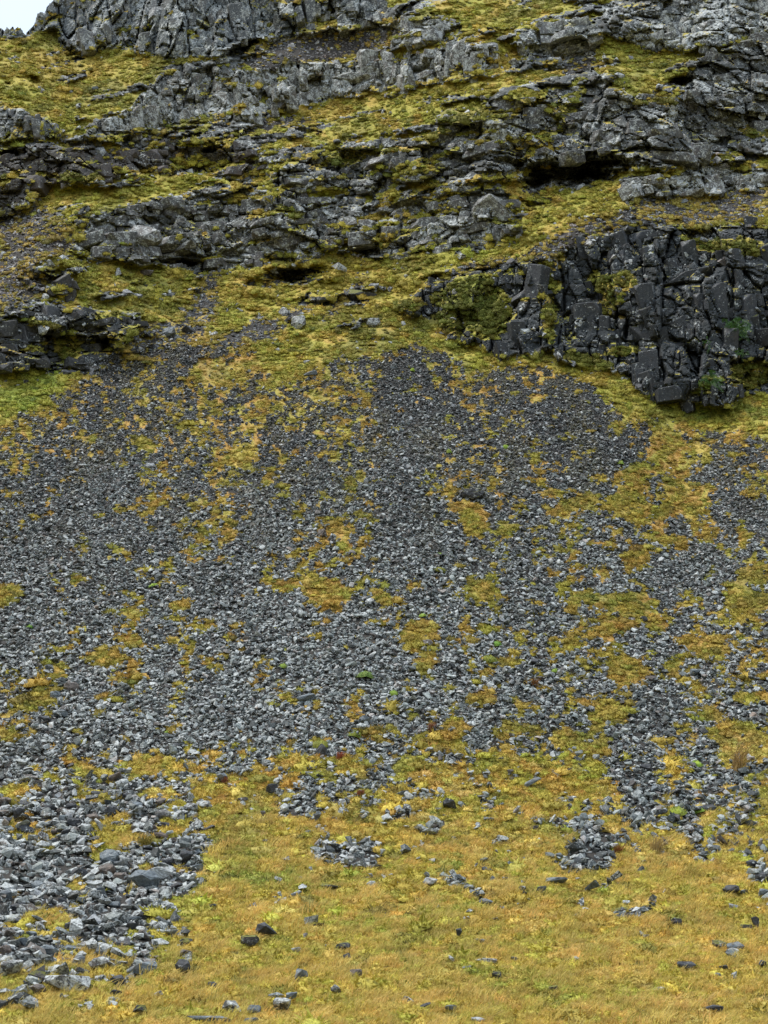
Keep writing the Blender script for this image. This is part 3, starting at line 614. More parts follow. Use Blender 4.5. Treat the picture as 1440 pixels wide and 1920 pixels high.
def moss_mesh(seed, n=90, r_=.5, h=.22, leaf=.1):
    """a low cushion: a lumpy dome bristling with small leaves"""
    r = random.Random(seed); vs_, fs = [], []
    ph = [r.uniform(0, 6) for _ in range(4)]
    rings, seg = 4, 10
    def pt(a, t):
        rad = r_ * (1 + .18 * math.sin(2 * a + ph[0]) + .12 * math.sin(5 * a + ph[1]))
        z = h * math.cos(t * 1.45) * (1 + .25 * math.sin(4 * a + 6 * t + ph[2])); q = rad * math.sin(t * 1.57)
        return Vector((q * math.cos(a), q * math.sin(a), z - .03))
    for i in range(rings + 1):
        for j in range(seg): vs_.append(tuple(pt(6.283 * j / seg, i / rings)))
    for i in range(rings):
        for j in range(seg):
            a, b = i * seg + j, i * seg + (j + 1) % seg
            fs += [(a, a + seg, b + seg), (a, b + seg, b)]
    for _ in range(n):
        a = r.uniform(0, 6.283); t = math.sqrt(r.random()); p = pt(a, t)
        d = Vector((p.x * .9, p.y * .9, .25)).normalized(); l = leaf * r.uniform(.5, 1.2)
        sd_ = Vector((r.gauss(0, 1), r.gauss(0, 1), r.gauss(0, .5))).normalized() * l * .32
        i = len(vs_); vs_ += [tuple(p - sd_), tuple(p + sd_), tuple(p + (d + Vector((r.gauss(0, .4), r.gauss(0, .4), r.gauss(0, .3)))) * l)]
        fs.append((i, i + 1, i + 2))
    return mesh_from('moss', vs_, fs)
MOSSES = [moss_mesh(i, 60, .5, .30, .22) for i in range(6)]
u, v = cand(135000, -180, 1620, 640, 2050)
gr = samp(GR, u, v) * samp(lower, u, v); dist = np.exp(samp(Lf, u, v))
dens = np.interp(v, [650, 900, 1300, 1550, 2060], [.95, .85, .7, .62, .5]); keep = rng.random(len(u)) < gr ** 1.5 * dens
u, v = u[keep], v[keep]; n = len(u); pts = samp(P, u, v); c = samp(GC, u, v)
mead = smooth(1380, 1600, v); c = mixc(c, np.array([.38, .295, .105]), mead * .6); c = np.minimum(c * (1 + .62 * mead[:, None]), .72)
s = (.30 + .30 * mead) * np.exp(rng.normal(0, .28, n)) * (.35 + 1.4 * samp(fbm(U / 40, V / 16, oct=4, seed=301), u, v))
R = rotmats(samp(tilt_f, u, v) * .5, 0, rng.normal(0, .15, n), rng.normal(0, .15, n), rng.normal(0, .5, n))
c = c * np.exp(rng.normal(0, .13, (n, 1))) * np.exp(rng.normal(0, .04, (n, 3)))
st_ = rng.random(n) < .12; c[st_] = c[st_] * .5 + np.array([.42, .33, .14]) * .5
scatter('grass', pts, to_euler(R), np.stack([s * rng.uniform(.9, 1.4, n), s, s], 1), c, np.zeros(n), make_source(TUFTS, BLADE, 'tuft'), len(TUFTS), 'short golden wind-blown grass of the meadow and the scree patches')
print('tufts', n)
u, v = cand(420000, -180, 1620, -30, 2050)
gr = samp(GR, u, v); lo = samp(lower, u, v); mo = samp(MO, u, v) * samp(ROCKF, u, v); bk = samp(BACK.astype(float), u, v)
mn = samp(smooth(.42, .6, fbm(U / 26, V / 15, oct=4, seed=311)), u, v)
pm = np.where(lo > .5, gr * (.25 + .75 * mn) * np.interp(v, [650, 1400, 1650, 2050], [.8, .66, .5, .14]), (gr * .62 * (.35 + .65 * mn) + smooth(.35, .8, mo) * .35))
keep = (rng.random(len(u)) < pm) & (bk < .01)
u, v = u[keep], v[keep]; n = len(u); pts = samp(P, u, v); c = samp(GC, u, v); lo = samp(lower, u, v)
s = np.exp(rng.normal(0, .35, n)) * np.where(lo > .5, np.interp(v, [650, 1000, 1500, 2000], [.17, .20, .24, .2]), .25)
R = rotmats(samp(tilt_f, u, v) * .75, 0, rng.normal(0, .15, n), rng.normal(0, .15, n), rng.uniform(0, 6.283, n))
g2 = mixc(c, np.array([.19, .20, .03]), np.full(n, .3)); g2[rng.random(n) < .06] *= np.array([.5, .55, .6])
mossblob = samp(MOSSB * ROCKF, u, v); g2 = mixc(g2, np.array([.075, .085, .012]), np.clip(mossblob * .8, 0, 1))
c = g2 * np.exp(rng.normal(0, .14, (n, 1))) * np.exp(rng.normal(0, .05, (n, 3))) * (1 + .22 * (v > 1400))[:, None]
scatter('moss', pts, to_euler(R), np.stack([s * 1.25, s, s], 1), c, np.zeros(n), make_source(MOSSES, MOSSM, 'moss_leaf'), len(MOSSES), 'yellow-green moss clumps on the shelves and between the stones')
print('moss', n, round(time.time() - T00, 1))
exec_marker = 1

# ------------------------------------------------------------------ blocks that make up the cliffs: parts of their cliff
def joint_block(dims, seed):
    """a block bounded by joints: a box with its corners pulled about, two corners sheared off, edges worn"""
    r = random.Random(seed); bm = bmesh.new()
    for x in (-1, 1):
        for y in (-1, 1):
            for z in (-1, 1):
                bm.verts.new((x * dims[0] / 2 * r.uniform(.72, 1.1), y * dims[1] / 2 * r.uniform(.8, 1.1), z * dims[2] / 2 * r.uniform(.75, 1.08)))
    bmesh.ops.convex_hull(bm, input=bm.verts)
    for _ in range(2):
        n = Vector((r.choice((-1, 1)) * r.uniform(.3, 1), -r.uniform(.4, 1), r.choice((-1, 1)) * r.uniform(.2, 1))).normalized()
        d = .5 * (abs(n.x) * dims[0] + abs(n.y) * dims[1] + abs(n.z) * dims[2]) * r.uniform(.55, .8)
        res = bmesh.ops.bisect_plane(bm, geom=bm.verts[:] + bm.edges[:] + bm.faces[:], plane_co=n * d, plane_no=n, clear_outer=True)
        bmesh.ops.holes_fill(bm, edges=bm.edges[:])
    bmesh.ops.dissolve_limit(bm, angle_limit=math.radians(6), verts=bm.verts, edges=bm.edges)
    bmesh.ops.bevel(bm, geom=list(bm.edges), offset=.03, segments=1, affect='EDGES', clamp_overlap=True)
    me = bpy.data.meshes.new('block'); bm.to_mesh(me); bm.free(); return me
def block_meshes(dims, seed0, n=10): return [joint_block(dims, seed0 + i) for i in range(n)]
BLK = {'wide': block_meshes((1.35, 1.0, .8), 500), 'tall': block_meshes((.8, .8, 1.7), 600), 'slab': block_meshes((1.9, 1.0, .45), 700)}
CM = [stone_mat('cliff_rock_%d' % k, tuple(c[4]), c[3], moss=.15) for k, c in enumerate(CLIFFS)]
inside_v = ROCKF.copy()
for k, c in enumerate(CLIFFS):
    poly = np.array([p for p in c[1]]); cu0, cu1 = max(-120, poly[:, 0].min()), min(1560, poly[:, 0].max()); cv0, cv1 = max(-20, poly[:, 1].min()), poly[:, 1].max()
    placed = 0; tries = 0; meshes = {}
    while placed < c[5] and tries < 6000:
        tries += 1
        u = rng.uniform(cu0, cu1); v = rng.uniform(cv0, cv1)
        if not inpoly(np.array([u]), np.array([v]), c[1])[0]: continue
        ua, va = np.array([u]), np.array([v])
        if samp(ROCKF, ua, va)[0] < .6 or samp(BACK.astype(float), ua, va)[0] > 0 or samp(MOSSB, ua, va)[0] > .4 or v < -20: continue
        if max(blob(u, v, x_, y_, 50, 42, 0) for x_, y_ in ((1375, 615), (1318, 650), (1382, 672), (1332, 716))) > .35: continue
        if any(blob(u, v, cx, cy, rx, ry, a) > -.1 for (cx, cy, rx, ry, a, d) in CAVES): continue
        p = samp(P, ua, va)[0]; s = min(1.7, float(.60 * math.exp(rng.normal(0, .48))))
        kind = 'tall' if rng.random() < c[2] else ('slab' if rng.random() < .35 else 'wide')
        key = (kind, int(rng.integers(10)))
        if key not in meshes:
            me = BLK[kind][key[1]].copy(); me.materials.clear(); me.materials.append(CM[k]); meshes[key] = me
        o = link('rock_block', meshes[key], parent=cliff_objs[k])
        o.location = (p[0], p[1] + .38 * s, p[2])
        o.rotation_euler = (float(rng.normal(.05, .12)), float(rng.normal(-.12, .12)), float(rng.normal(0, .4)))
        o.scale = (s, s, s * float(rng.uniform(.8, 1.2))); placed += 1
print('blocks', sum(1 for o in bpy.data.objects if o.name.startswith('rock_block')), round(time.time() - T00, 1))

# ------------------------------------------------------------------ single boulders
BM = {'dark': stone_mat('boulder_dark', (.045, .047, .050), .15), 'slate': stone_mat('boulder_slate', (.125, .145, .155), .10), 'pale': stone_mat('boulder_pale', (.30, .31, .31), .3),
      'brown': stone_mat('boulder_brown', (.105, .085, .070), .3), 'lichen': stone_mat('boulder_lichen', (.075, .074, .070), .95), 'grey': stone_mat('boulder_grey', (.105, .100, .092), .75), 'mossy': stone_mat('boulder_mossy', (.045, .045, .045), .3, moss=.45), 'white': stone_mat('boulder_white', (.44, .44, .43), .2)}
BSH = {'block': [hull(900 + i, 16, (1, .85, 1), .75, .04, .012) for i in range(5)], 'round': [hull(920 + i, 26, (1, .9, 1), .15, .05, .02) for i in range(5)],
       'wedge': [hull(940 + i, 9, (1, .9, 1), .3, .03, .012) for i in range(6)], 'slab': [hull(960 + i, 14, (1, .9, 1), .8, .03, .012) for i in range(5)]}
bcache = {}
def boulder(u, v, w, h, m, shape, label, group=None, name='boulder', cat='boulder'):
    """u, v: middle of the stone on the slope; w, h: its apparent size there, turned into metres by the distance"""
    p = samp(P, np.array([float(u)]), np.array([v + h * .42]))[0]; d = p[1]; W = w * d / F; Hh = h * d / F
    i = random.randrange(len(BSH[shape])); key = (m, shape, i)
    if key not in bcache:
        me = BSH[shape][i].copy(); me.materials.clear(); me.materials.append(BM[m]); bcache[key] = me
    o = link(name, bcache[key], label=label, cat=cat, group=group)
    dep = min(W, Hh * 1.8) * .9
    o.scale = (W * 1.12, dep, Hh * 1.15); lift = .06 * float(samp(GR, np.array([float(u)]), np.array([float(v)]))[0]) if v > 1380 else 0
    o.location = (p[0], p[1] + dep * .12 - .05, p[2] + Hh * .40 + lift)
    o.rotation_euler = (random.gauss(.12, .1), random.gauss(0, .12), random.gauss(0, .35))
    return o
BOULDERS = [
 (268,1655,58,42,'slate','block','largest smooth blue-grey boulder at the right edge of the lower boulder field'),
 (296,1637,62,26,'lichen','slab','long lichen-spotted block leaning right behind the largest blue-grey boulder'),
 (328,1663,30,20,'dark','wedge','smooth dark stone just right of the largest blue-grey boulder'),
 (357,1662,22,19,'lichen','wedge','grey triangular stone at the grass edge right of the dark smooth stone'),
 (205,1608,42,34,'slate','round','big rounded boulder above left of the largest blue-grey one'),
 (233,1612,24,22,'lichen','block','flat-topped block touching the right side of a rounded boulder'),
 (200,1630,34,26,'brown','round','pinkish brown rounded stone under the rounded grey boulder'),
 (274,1615,26,20,'lichen','block','white-topped block above the long lichen-spotted block'),
 (348,1610,26,28,'dark','block','upright dark block in the row of stones reaching into the grass'),
 (315,1617,22,20,'dark','block','square dark stone left of the upright dark block'),
 (368,1596,22,14,'slate','wedge','blue-grey wedge stone where the boulder row meets the grass'),
 (388,1588,26,14,'pale','slab','pale pinkish slab at the tip of the boulder row in the grass'),
 (175,1674,46,18,'slate','slab','broad flat grey slab left below the rounded boulders'),
 (310,1680,30,28,'lichen','round','speckled round boulder under the dark smooth stone'),
 (273,1716,24,22,'dark','round','dark rounded stone below the largest blue-grey boulder'),
 (173,1726,40,28,'pale','wedge','pale pointed boulder in the middle of the boulder field'),
 (265,1816,58,24,'slate','slab','flat pale grey slab sticking out of the boulder field into grass'),
 (222,1842,28,24,'dark','block','dark squarish boulder left below the flat pale slab'),
 (72,1830,40,44,'mossy','wedge','tall dark triangular boulder with a mossy foot near the bottom left'),
 (125,1846,84,34,'lichen','slab','long low mottled boulder beside the tall dark triangular one'),
 (85,1782,42,22,'slate','slab','flat bluish boulder near the left edge of the field'),
 (10,1788,24,30,'brown','block','cube-shaped brown boulder with a flat top at the left edge'),
 (22,1818,48,32,'lichen','block','broad lichened boulder below the cube-shaped brown one'),
 (200,1808,70,28,'lichen','wedge','long mottled ridge-shaped boulder left of the flat pale slab'),
 (132,1783,26,16,'slate','slab','small flat blue-grey stone right of the flat bluish boulder'),
 (178,1765,36,20,'slate','block','grey block with flat top above the ridge-shaped boulder'),
 (232,1770,38,20,'dark','wedge','dark wedge boulder on the right side of the field above the pale slab'),
 (30,1600,36,24,'lichen','block','mottled boulder near the left edge in the upper field'),
 (130,1565,34,22,'dark','wedge','dark wedge on the upper side of the boulder field'),
 (36,1530,24,26,'dark','block','dark upright block close to the left edge above the field'),
 (250,1526,26,16,'pale','slab','pale flat stone between moss patches above the boulder field'),
 (228,1470,26,18,'lichen','block','grey lichened block above the moss patches at lower left'),
 (501,1746,44,26,'dark','wedge','dark angular boulder in the meadow with moss behind it'),
 (468,1767,36,22,'mossy','round','black mossy stone left of the dark angular meadow boulder'),
 (343,1816,28,28,'dark','round','upright dark stone standing alone in the grass right of the boulder field'),
 (566,1833,27,25,'slate','block','grey cube-shaped stone in the lower meadow'),
 (667,1829,26,16,'brown','wedge','small brownish stone right of the grey cube-shaped one'),
 (398,1851,19,11,'dark','round','little dark round stone below the upright dark one'),
 (651,1797,20,15,'dark','wedge','small black stone in the grass above the brownish one'),
 (476,1701,15,14,'slate','wedge','small grey pyramid stone in the upper meadow'),
 (643,1778,30,13,'mossy','round','low moss-covered stone above the small black one'),
 (555,1785,18,10,'pale','slab','small pale flat stone between meadow grasses'),
 (294,1869,22,9,'pale','slab','pale bluish sliver of stone below the boulder field'),
 (440,1895,50,26,'lichen','wedge','white-spotted dark boulder in the cluster at the bottom'),
 (476,1898,28,18,'slate','round','rounded grey stone touching the white-spotted boulder at the bottom'),
 (518,1873,34,15,'slate','slab','flat blue-grey stone on top of the bottom cluster'),
 (547,1874,24,16,'slate','block','square blue-grey stone at the right of the bottom cluster'),
 (530,1889,38,22,'lichen','block','lichened block under the flat blue-grey stones'),
 (392,1916,84,14,'slate','slab','long pale slab cut by the bottom edge of the picture'),
 (470,1918,28,9,'slate','slab','short slab at the bottom edge right of the long one'),
 (262,1898,30,18,'mossy','round','dark mossy lump at the bottom left in the grass'),
 (350,1771,30,16,'mossy','round','dark mossy stone at the grass edge of the boulder field'),
 (620,1666,40,9,'mossy','slab','long low mossy stone in the upper meadow'),
 (377,1689,22,9,'dark','slab','small dark stone in moss right of the boulder field'),
 (632,1860,26,17,'lichen','wedge','dark stone with white specks right of the bottom cluster'),
 (512,1484,28,24,'dark','wedge','dark pointed boulder at the upper edge of the meadow'),
 (846,1511,34,22,'dark','wedge','black angular boulder alone in the grass tongue in the middle'),
 (916,1538,20,9,'slate','slab','flat grey stone right below the black angular boulder'),
 (907,1616,22,9,'slate','slab','flat pale stone in the grass above the short stone row'),
 (960,1623,20,12,'slate','wedge','small grey stone left of the round stone patch'),
 (1044,1655,40,14,'slate','slab','blue-grey slab lying in grass under the round stone patch'),
 (1048,1607,14,9,'slate','block','tiny bluish stone at the left of the round stone patch'),
 (805,1657,28,15,'pale','slab','pale slab at the left end of the short stone row'),
 (872,1662,24,13,'slate','wedge','grey stone in the middle of the short stone row'),
 (890,1675,24,13,'slate','block','stone stepping down in the short stone row'),
 (910,1694,26,16,'slate','block','last and largest stone of the short stone row'),
 (921,1651,14,9,'slate','block','small pale block just right of the short stone row'),
 (941,1706,10,7,'slate','round','pebble in the grass below the short stone row'),
 (1160,1709,36,20,'mossy','wedge','dark mossy stone heap left of a trail of stones in the meadow'),
 (1215,1700,30,10,'mossy','slab','low dark stones right of the mossy stone heap'),
 (895,1768,30,7,'slate','slab','thin flat stone in the open meadow'),
 (911,1805,42,9,'lichen','slab','long flat lichened stone in the lower meadow'),
 (965,1803,18,8,'slate','wedge','small stone right of the long flat lichened one'),
 (876,1817,20,9,'slate','wedge','bluish stone left below the long flat lichened one'),
 (931,1832,18,15,'mossy','round','black mossy knob in the lower meadow'),
 (1037,1857,20,10,'mossy','round','low dark hummock stone right of the black mossy knob'),
 (795,1892,30,13,'dark','wedge','dark stone on a moss cushion at the bottom edge'),
 (847,1896,27,13,'slate','wedge','grey stone right of the dark stone at the bottom edge'),
 (896,1916,26,9,'pale','round','pale stone cut by the bottom edge'),
 (1372,1671,32,19,'dark','round','rounded dark boulder with a brown flank at the right'),
 (1397,1677,18,10,'slate','wedge','small stone touching the rounded dark boulder'),
 (1431,1679,18,16,'slate','block','grey block at the right picture edge beside the meadow'),
 (1375,1701,26,14,'pale','wedge','pale tilted stone below the rounded dark boulder'),
 (1417,1734,20,22,'dark','wedge','upright dark pointed stone near the right edge'),
 (1400,1742,24,12,'mossy','round','mossy stone leaning on the upright pointed one'),
 (1378,1776,36,22,'slate','wedge','grey boulder with a white lower face at the right'),
 (1374,1786,22,10,'white','slab','white flat face of stone under the grey boulder at the right'),
 (1350,1774,30,13,'mossy','round','mossy dark stone left of the grey boulder with a white face'),
 (1287,1811,38,18,'dark','wedge','dark boulder with grassy top in the right meadow'),
 (1354,1819,22,10,'dark','slab','low dark stone right of the boulder with grassy top'),
 (1432,1811,20,14,'dark','wedge','black stone cut by the right edge'),
 (1335,1896,40,14,'dark','slab','long dark stone near the bottom right corner'),
 (1268,1731,22,14,'mossy','round','dark moss-covered lump in the right meadow'),
 (1427,1645,28,20,'dark','block','dark block among stones at the right edge'),
 (1408,1620,22,14,'dark','block','dark square stone above the right edge block'),
 (1329,1514,30,20,'dark','wedge','big dark stone right of the stone gully in the grass'),
 (1385,1565,20,11,'lichen','wedge','small lichened stone in the grass right of the gully'),
 (140,862,18,12,'white','wedge','bright white broken stone on the left scree'),
 (281,873,20,11,'pale','round','pale oval stone on the left scree'),
 (381,852,16,9,'pale','slab','pale flat chip stone left of the middle scree'),
 (603,1000,24,19,'brown','round','rounded brown-grey boulder above the mossy patches in the middle'),
 (581,701,28,11,'slate','slab','blue-grey slab at the top of the scree'),
 (575,678,15,8,'pale','round','cream stone in the grass at the top of the scree'),
 (886,925,48,26,'mossy','round','lichen and moss grown boulder above an orange grass patch'),
 (573,1309,42,18,'slate','slab','flat grey slab in the middle scree'),
 (685,1352,30,20,'slate','wedge','light blue-grey boulder in the middle scree'),
 (553,1285,30,15,'dark','wedge','dark stone above the flat grey slab'),
 (660,1393,32,16,'slate','wedge','bluish wedge stone below the light boulder'),
 (600,1408,28,26,'dark','block','dark boulder left of the bluish wedge stone'),
 (133,1288,32,20,'brown','round','rounded boulder with a brown face on the left scree'),
 (105,1303,26,17,'slate','round','grey stone left below the brown-faced boulder'),
 (112,1338,28,16,'slate','slab','flat light slab on the left scree'),
 (83,1350,26,16,'dark','block','dark block left of the flat light slab'),
 (799,1206,26,15,'brown','round','brownish stone inside the orange grass patch in the middle'),
 (1220,1273,25,15,'brown','round','smooth brown rounded stone on the right scree'),
 (1184,1162,15,11,'brown','round','left one of two small stones in the large right grass patch'),
 (1207,1160,17,11,'dark','round','right one of two small stones in the large right grass patch'),
 (755,1491,24,10,'slate','slab','grey flat stone at the top of the grass tongue'),
 (1293,1338,28,9,'white','slab','white flat stone above an orange patch on the right'),
 (1211,1440,24,17,'dark','round','dark shiny boulder in the lower right scree'),
 (1153,1425,18,15,'slate','wedge','bluish dark wedge left of the shiny boulder'),
 (1003,1240,24,14,'dark','round','dark mound stone between moss patches in the right scree'),
 (1000,1470,36,20,'slate','wedge','pair of grey rocks in grass below the right scree'),
 (1375,1483,28,15,'slate','slab','grey slab below the tall tussock'),
 (1355,1468,24,14,'slate','wedge','bluish stone left above the slab below the tussock'),
 (1430,1282,22,13,'dark','wedge','dark blue wedge at the right edge of the scree'),
 (1305,1262,26,16,'slate','block','grey block on the far right scree'),
 (1265,1487,30,18,'dark','wedge','dark angular rock at the lower end of the right scree'),
 (1232,1480,24,14,'slate','block','bluish rock left of the dark angular one'),
 (415,1462,22,18,'slate','block','blue-grey block at the grass edge in the lower left'),
 (218,1460,30,20,'brown','block','brown-grey block in the lower left scree'),
 (215,1488,30,20,'lichen','round','white-lichened round boulder in the lower left scree'),
 (330,1395,24,14,'dark','wedge','dark wedge on the left scree above moss cushions'),
 (560,603,34,30,'lichen','round','light round boulder with a mossy cap on the grassy saddle'),
 (544,514,24,12,'dark','round','dark stone set under the turf lip of the saddle hollow'),
 (272,512,34,14,'brown','slab','flat brownish rock lying on the mossy saddle'),
 (316,622,34,22,'slate','round','smooth bluish boulder at the foot of the gravel chute'),
 (352,617,30,18,'dark','round','dark boulder right of the smooth bluish one'),
 (678,555,60,26,'mossy','slab','mossy rock lump on the slope left of the large cliff'),
 (700,604,28,22,'lichen','round','small lichened boulder in the grass below the mossy rock lump'),
 (270,440,70,56,'grey','round','big grey rounded boulder in the broken rock band'),
 (535,440,84,70,'grey','round','largest rounded lichened boulder in the broken rock band'),
 (925,385,80,56,'grey','block','pale grey lichened boulder jutting from the centre rock band'),
 (178,165,14,10,'slate','round','lone light stone in the hollow of the golden bank'),
 (1283,375,22,14,'slate','wedge','bluish stone lying on the gravel under the pale rock row'),
]
for b in BOULDERS: boulder(*b)
# the many larger stones of the lower left boulder field, alike among themselves
grp = 'mid-sized stones packed in the lower left boulder field'
ANCH = [(268,1655,'the largest blue-grey boulder'),(205,1608,'the big rounded boulder'),(173,1726,'the pale pointed boulder'),(265,1816,'the flat pale slab'),(72,1830,'the tall triangular boulder'),
        (10,1788,'the cube-shaped boulder'),(85,1782,'the flat bluish boulder'),(200,1808,'the ridge-shaped boulder'),(30,1600,'the mottled left-edge boulder'),(130,1565,'the dark upper wedge'),(36,1530,'the dark upright block'),
        (250,1526,'the pale stone between moss'),(228,1470,'the highest lichened block'),(310,1680,'the speckled round boulder'),(348,1610,'the upright dark block in the row'),(125,1846,'the long mottled boulder')]
taken = [(b[0], b[1], b[2]) for b in BOULDERS]; tries = 0; spots = []
while len(spots) < 135 and tries < 20000:
    tries += 1
    u = random.uniform(0, 400); v = random.uniform(1480, 1880)
    if samp(STONY, np.array([u]), np.array([v]))[0] < .5: continue
    if any(abs(u - a) < (w + 16) * .5 and abs(v - b) < (w + 10) * .4 for a, b, w in taken): continue
    w = random.uniform(16, 32); taken.append((u, v, w * .9))
    mt = random.choice(('lichen', 'lichen', 'grey', 'slate', 'dark', 'brown')); sh = random.choice(('block', 'round', 'wedge', 'slab'))
    an = min(ANCH, key=lambda a: math.hypot(a[0] - u, (a[1] - v) * 1.3)); du, dv = u - an[0], v - an[1]
    rel = ('right of' if du > 0 else 'left of') if abs(du) > abs(dv) * 1.6 else (('below' if dv > 0 else 'above') if abs(dv) > abs(du) * 1.6 else ('below and ' if dv > 0 else 'above and ') + ('right of' if du > 0 else 'left of'))
    spots.append((u, v, w, mt, sh, rel, an[2], math.hypot(du, dv)))
LOOK = {'lichen': 'white-speckled', 'grey': 'grey lichened', 'slate': 'blue-grey', 'dark': 'dark', 'brown': 'brownish'}; FORM = {'block': 'blocky', 'round': 'rounded', 'wedge': 'wedge-shaped', 'slab': 'flattish'}
ORD = ['nearest', 'second nearest', 'third nearest', 'fourth nearest', 'fifth nearest', 'sixth nearest']
for sp_ in spots:
    rank_ = sum(1 for q in spots if q[3:7] == sp_[3:7] and q[7] < sp_[7]); many = sum(1 for q in spots if q[3:7] == sp_[3:7]) > 1
    u, v, w, mt, sh, rel, an, _ = sp_
    boulder(u, v, w, w * random.uniform(.5, .8) * (.7 if sh == 'slab' else 1), mt, sh, '%s%s %s stone %s %s' % (ORD[min(rank_, 5)] + ' ' if many else '', LOOK[mt], FORM[sh], rel, an), grp)
print('boulders', round(time.time() - T00, 1))

# ------------------------------------------------------------------ cushions, tussocks, fern
def cushion(u, v, w, h, c1, c2, label):
    p = samp(P, np.array([float(u)]), np.array([v + h * .4]))[0]; W = w * p[1] / F; Hh = h * p[1] / F
    me = moss_mesh(random.randrange(1000), 260, .5, .5, .09)
    o = link('moss_cushion', me, plain('cushion_leaves', c1, c2, 6, .85), label=label, cat='moss cushion', group='separate round moss cushions on the scree')
    o.location = p; o.scale = (W * 1.05, W * .8, Hh * 1.5); o.rotation_euler = (.25, 0, random.uniform(0, 6))
LG, DG = (.16, .26, .03), (.07, .12, .015)
for c in [(683,1266,36,20,(.15,.19,.03),(.06,.12,.015),'green grassy cushion alone on the dark middle scree'), (1305,1432,26,14,(.26,.34,.03),LG,'bright lime green cushion left of the tall tussock'),
          (1268,1521,44,20,(.24,.28,.02),(.12,.14,.02),'yellow-green cushion at the lower end of the right scree'), (1310,1520,36,14,LG,(.2,.26,.03),'lime cushion between stones right of the gully head'),
          (932,1207,22,12,(.08,.2,.02),LG,'small vivid green cushion left of the orange cushions'), (916,1236,32,18,(.2,.2,.02),(.09,.12,.015),'yellow moss cushion right of the middle scree'),
          (738,1299,20,12,LG,(.2,.26,.03),'little green cushion among middle stones'), (810,1366,1,1,LG,DG,None), (948,838,13,10,(.3,.4,.04),LG,'tiny lime cushion high on the scree'), (843,846,12,12,LG,(.2,.2,.03),'tiny green cushion left of the lime one high on the scree'),
          (773,693,11,9,(.28,.34,.03),LG,'tiny bright cushion near the top of the scree'), (530,1249,24,13,LG,(.16,.17,.02),'olive cushion on the left of the middle scree'), (665,1377,30,18,(.22,.22,.02),DG,'yellow-green cushion below the light blue-grey boulder'),
          (1293,1535,1,1,LG,DG,None), (792,1154,24,9,(.22,.26,.03),LG,'flat lime cushion above the long orange patch'), (1041,1258,18,11,(.2,.26,.03),LG,'small yellowish cushion in the right scree'), (1162,868,18,12,(.24,.24,.04),LG,'pale cushion below the dark right lobe of the scree'),
          (318,1372,18,9,LG,(.22,.24,.03),'small moss cushion on the lower left scree'), (288,1097,20,8,(.2,.26,.02),LG,'lime cushion at the left beside orange patches'), (55,1175,18,9,(.06,.18,.02),LG,'green leafy cushion near the left edge'),
          (825,1068,26,12,(.2,.19,.02),(.09,.1,.015),'rounded olive cushion in the middle of the fan'), (600,1395,34,18,(.2,.2,.02),(.10,.11,.015),'mossy cushion above the yellow meadow edge'), (825,1040,20,9,(.18,.26,.02),LG,'green cushion just above the rounded olive one')]:
    if c[6]: cushion(*c)
def tussock(u, v, w, h, c1, c2, label, lean=.3):
    p = samp(P, np.array([float(u)]), np.array([v + h * .45]))[0]; W = w * p[1] / F; Hh = h * p[1] / F
    me = tuft_mesh(random.randrange(1000), 130, Hh * 1.15, W * .28, lean, .02)
    o = link('grass_tussock', me, plain('tussock_blades', c1, c2, 3, .8), label=label, cat='tussock', group='grass tussocks standing above the turf')
    o.location = (p[0], p[1], p[2] - .05)
for t in [(1383,1418,44,66,(.42,.27,.09),(.24,.15,.05),'tall blond tussock with a dark foot at the right of the scree',.35), (1158,1592,26,26,(.30,.12,.03),(.18,.07,.02),'rusty red tussock in the pale grass right of the stone patch',.2),
          (806,1362,20,22,(.36,.16,.09),(.2,.09,.04),'pinkish tussock in the middle above the meadow',.3), (637,1416,22,20,(.36,.10,.05),(.2,.08,.03),'red tussock on a moss patch below the middle scree',.2),
          (675,1486,22,18,(.34,.12,.06),(.22,.1,.03),'small red tussock on the meadow edge',.2), (420,1462,16,20,(.34,.13,.07),(.2,.09,.04),'red stalks beside the blue-grey block',.2), (1002,1278,22,20,(.3,.14,.05),(.18,.09,.03),'brown tussock below the dark mound stone',.2),
          (1230,1580,44,40,(.46,.34,.15),(.34,.24,.09),'pale straw tussock above the stone gully',.5), (270,1575,44,26,(.3,.22,.04),(.16,.16,.03),'yellow-green tussock behind the boulder row',.3), (240,1305,1,1,LG,DG,None,0)]:
    if t[6]: tussock(*t)
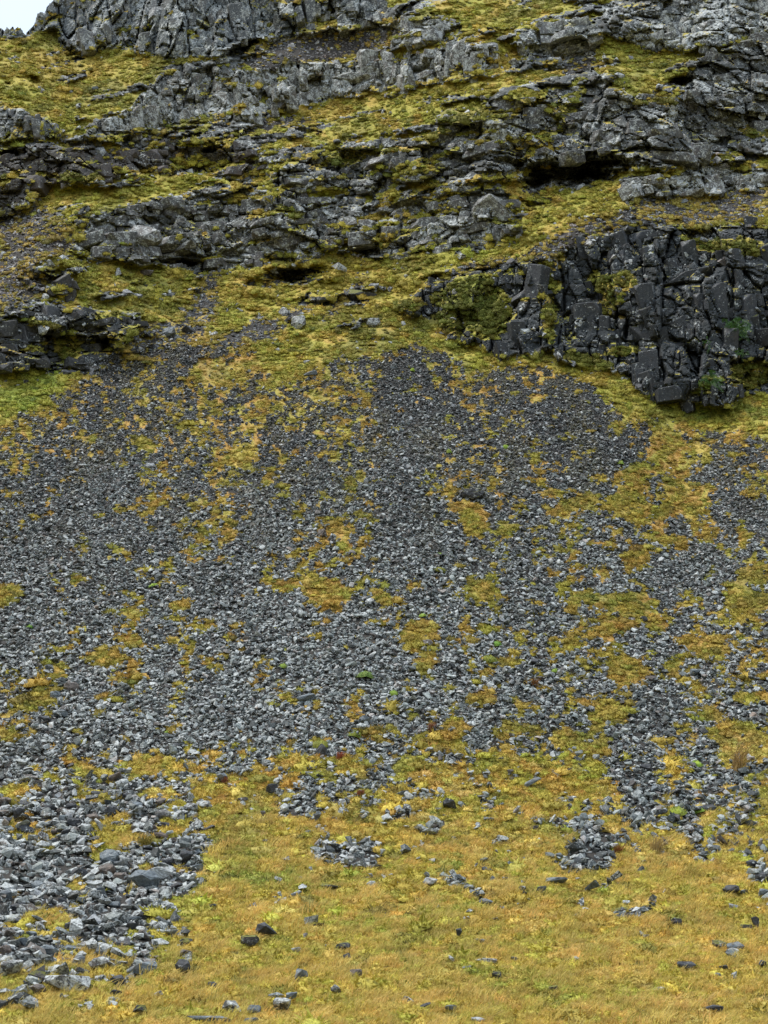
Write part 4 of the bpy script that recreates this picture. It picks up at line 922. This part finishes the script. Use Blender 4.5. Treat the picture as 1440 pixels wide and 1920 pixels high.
def fern(u, v, w, h, label, n=14):
    p = samp(P, np.array([float(u)]), np.array([float(v)]))[0]; s = w * p[1] / F
    root = link('fern', None, label=label, cat='fern'); root.location = (p[0], p[1] - .9, p[2] - .1 * s)
    gm = bpy.data.materials.get('fern_green') or plain('fern_green', (.025, .070, .008), (.055, .13, .018), 5, .6)
    st = mesh_from('stem', [(-.05, .4, -.1), (.05, .4, -.1), (.03, 0, .1), (-.03, 0, .1), (0, .3, -.2), (0, 0, 0)], [(0, 1, 2), (0, 2, 3), (0, 4, 5), (0, 5, 3), (1, 4, 5), (1, 5, 2)])
    link('stem', st, plain('fern_stem', (.05, .04, .02), (.08, .06, .02)), parent=root)
    for i in range(n):
        ang = random.uniform(0, 6.283); ox, oz = random.gauss(0, .16) * s, random.gauss(0, .13) * s
        l = s * random.uniform(.22, .42); vs_, fs = [], []
        D = Vector((math.cos(ang), random.uniform(-.9, -.1), math.sin(ang) * .7 + .25)).normalized(); m = 14
        side = D.cross(Vector((random.gauss(0, .3), -1, .2))).normalized()
        for j in range(m):
            t = (j + 1) / m; c0 = Vector((ox, -.1, oz)) + D * l * t + Vector((0, 0, -.55 * l * t * t)); wv = l * .26 * math.sin(math.pi * (t * .9 + .08)) ** .8
            for sgn in (-1, 1):
                k0 = len(vs_); tip = c0 + side * sgn * wv + D * wv * .5 + Vector((random.gauss(0, .02), random.gauss(0, .06), -.15 * wv)) * 1.0
                vs_ += [tuple(c0), tuple(c0 + D * l * .055), tuple(tip)]; fs.append((k0, k0 + 1, k0 + 2))
        link('frond', mesh_from('frond', vs_, fs), gm, parent=root)
fern(1375, 618, 62, 50, 'large green fern hanging from a crevice of the right cliff', 44)
fern(1318, 650, 30, 22, 'small green fern on the ledge left of the large one', 18)
fern(1382, 668, 34, 30, 'drooping fern below the large one on the right cliff', 18)
fern(1332, 716, 50, 18, 'leafy green growth low on the right cliff above its foot', 26)

scene.cycles.use_denoising = True
scene.cycles.max_bounces = 5; scene.cycles.diffuse_bounces = 3; scene.cycles.glossy_bounces = 2; scene.cycles.transparent_max_bounces = 4
print('script', round(time.time() - T00, 1))
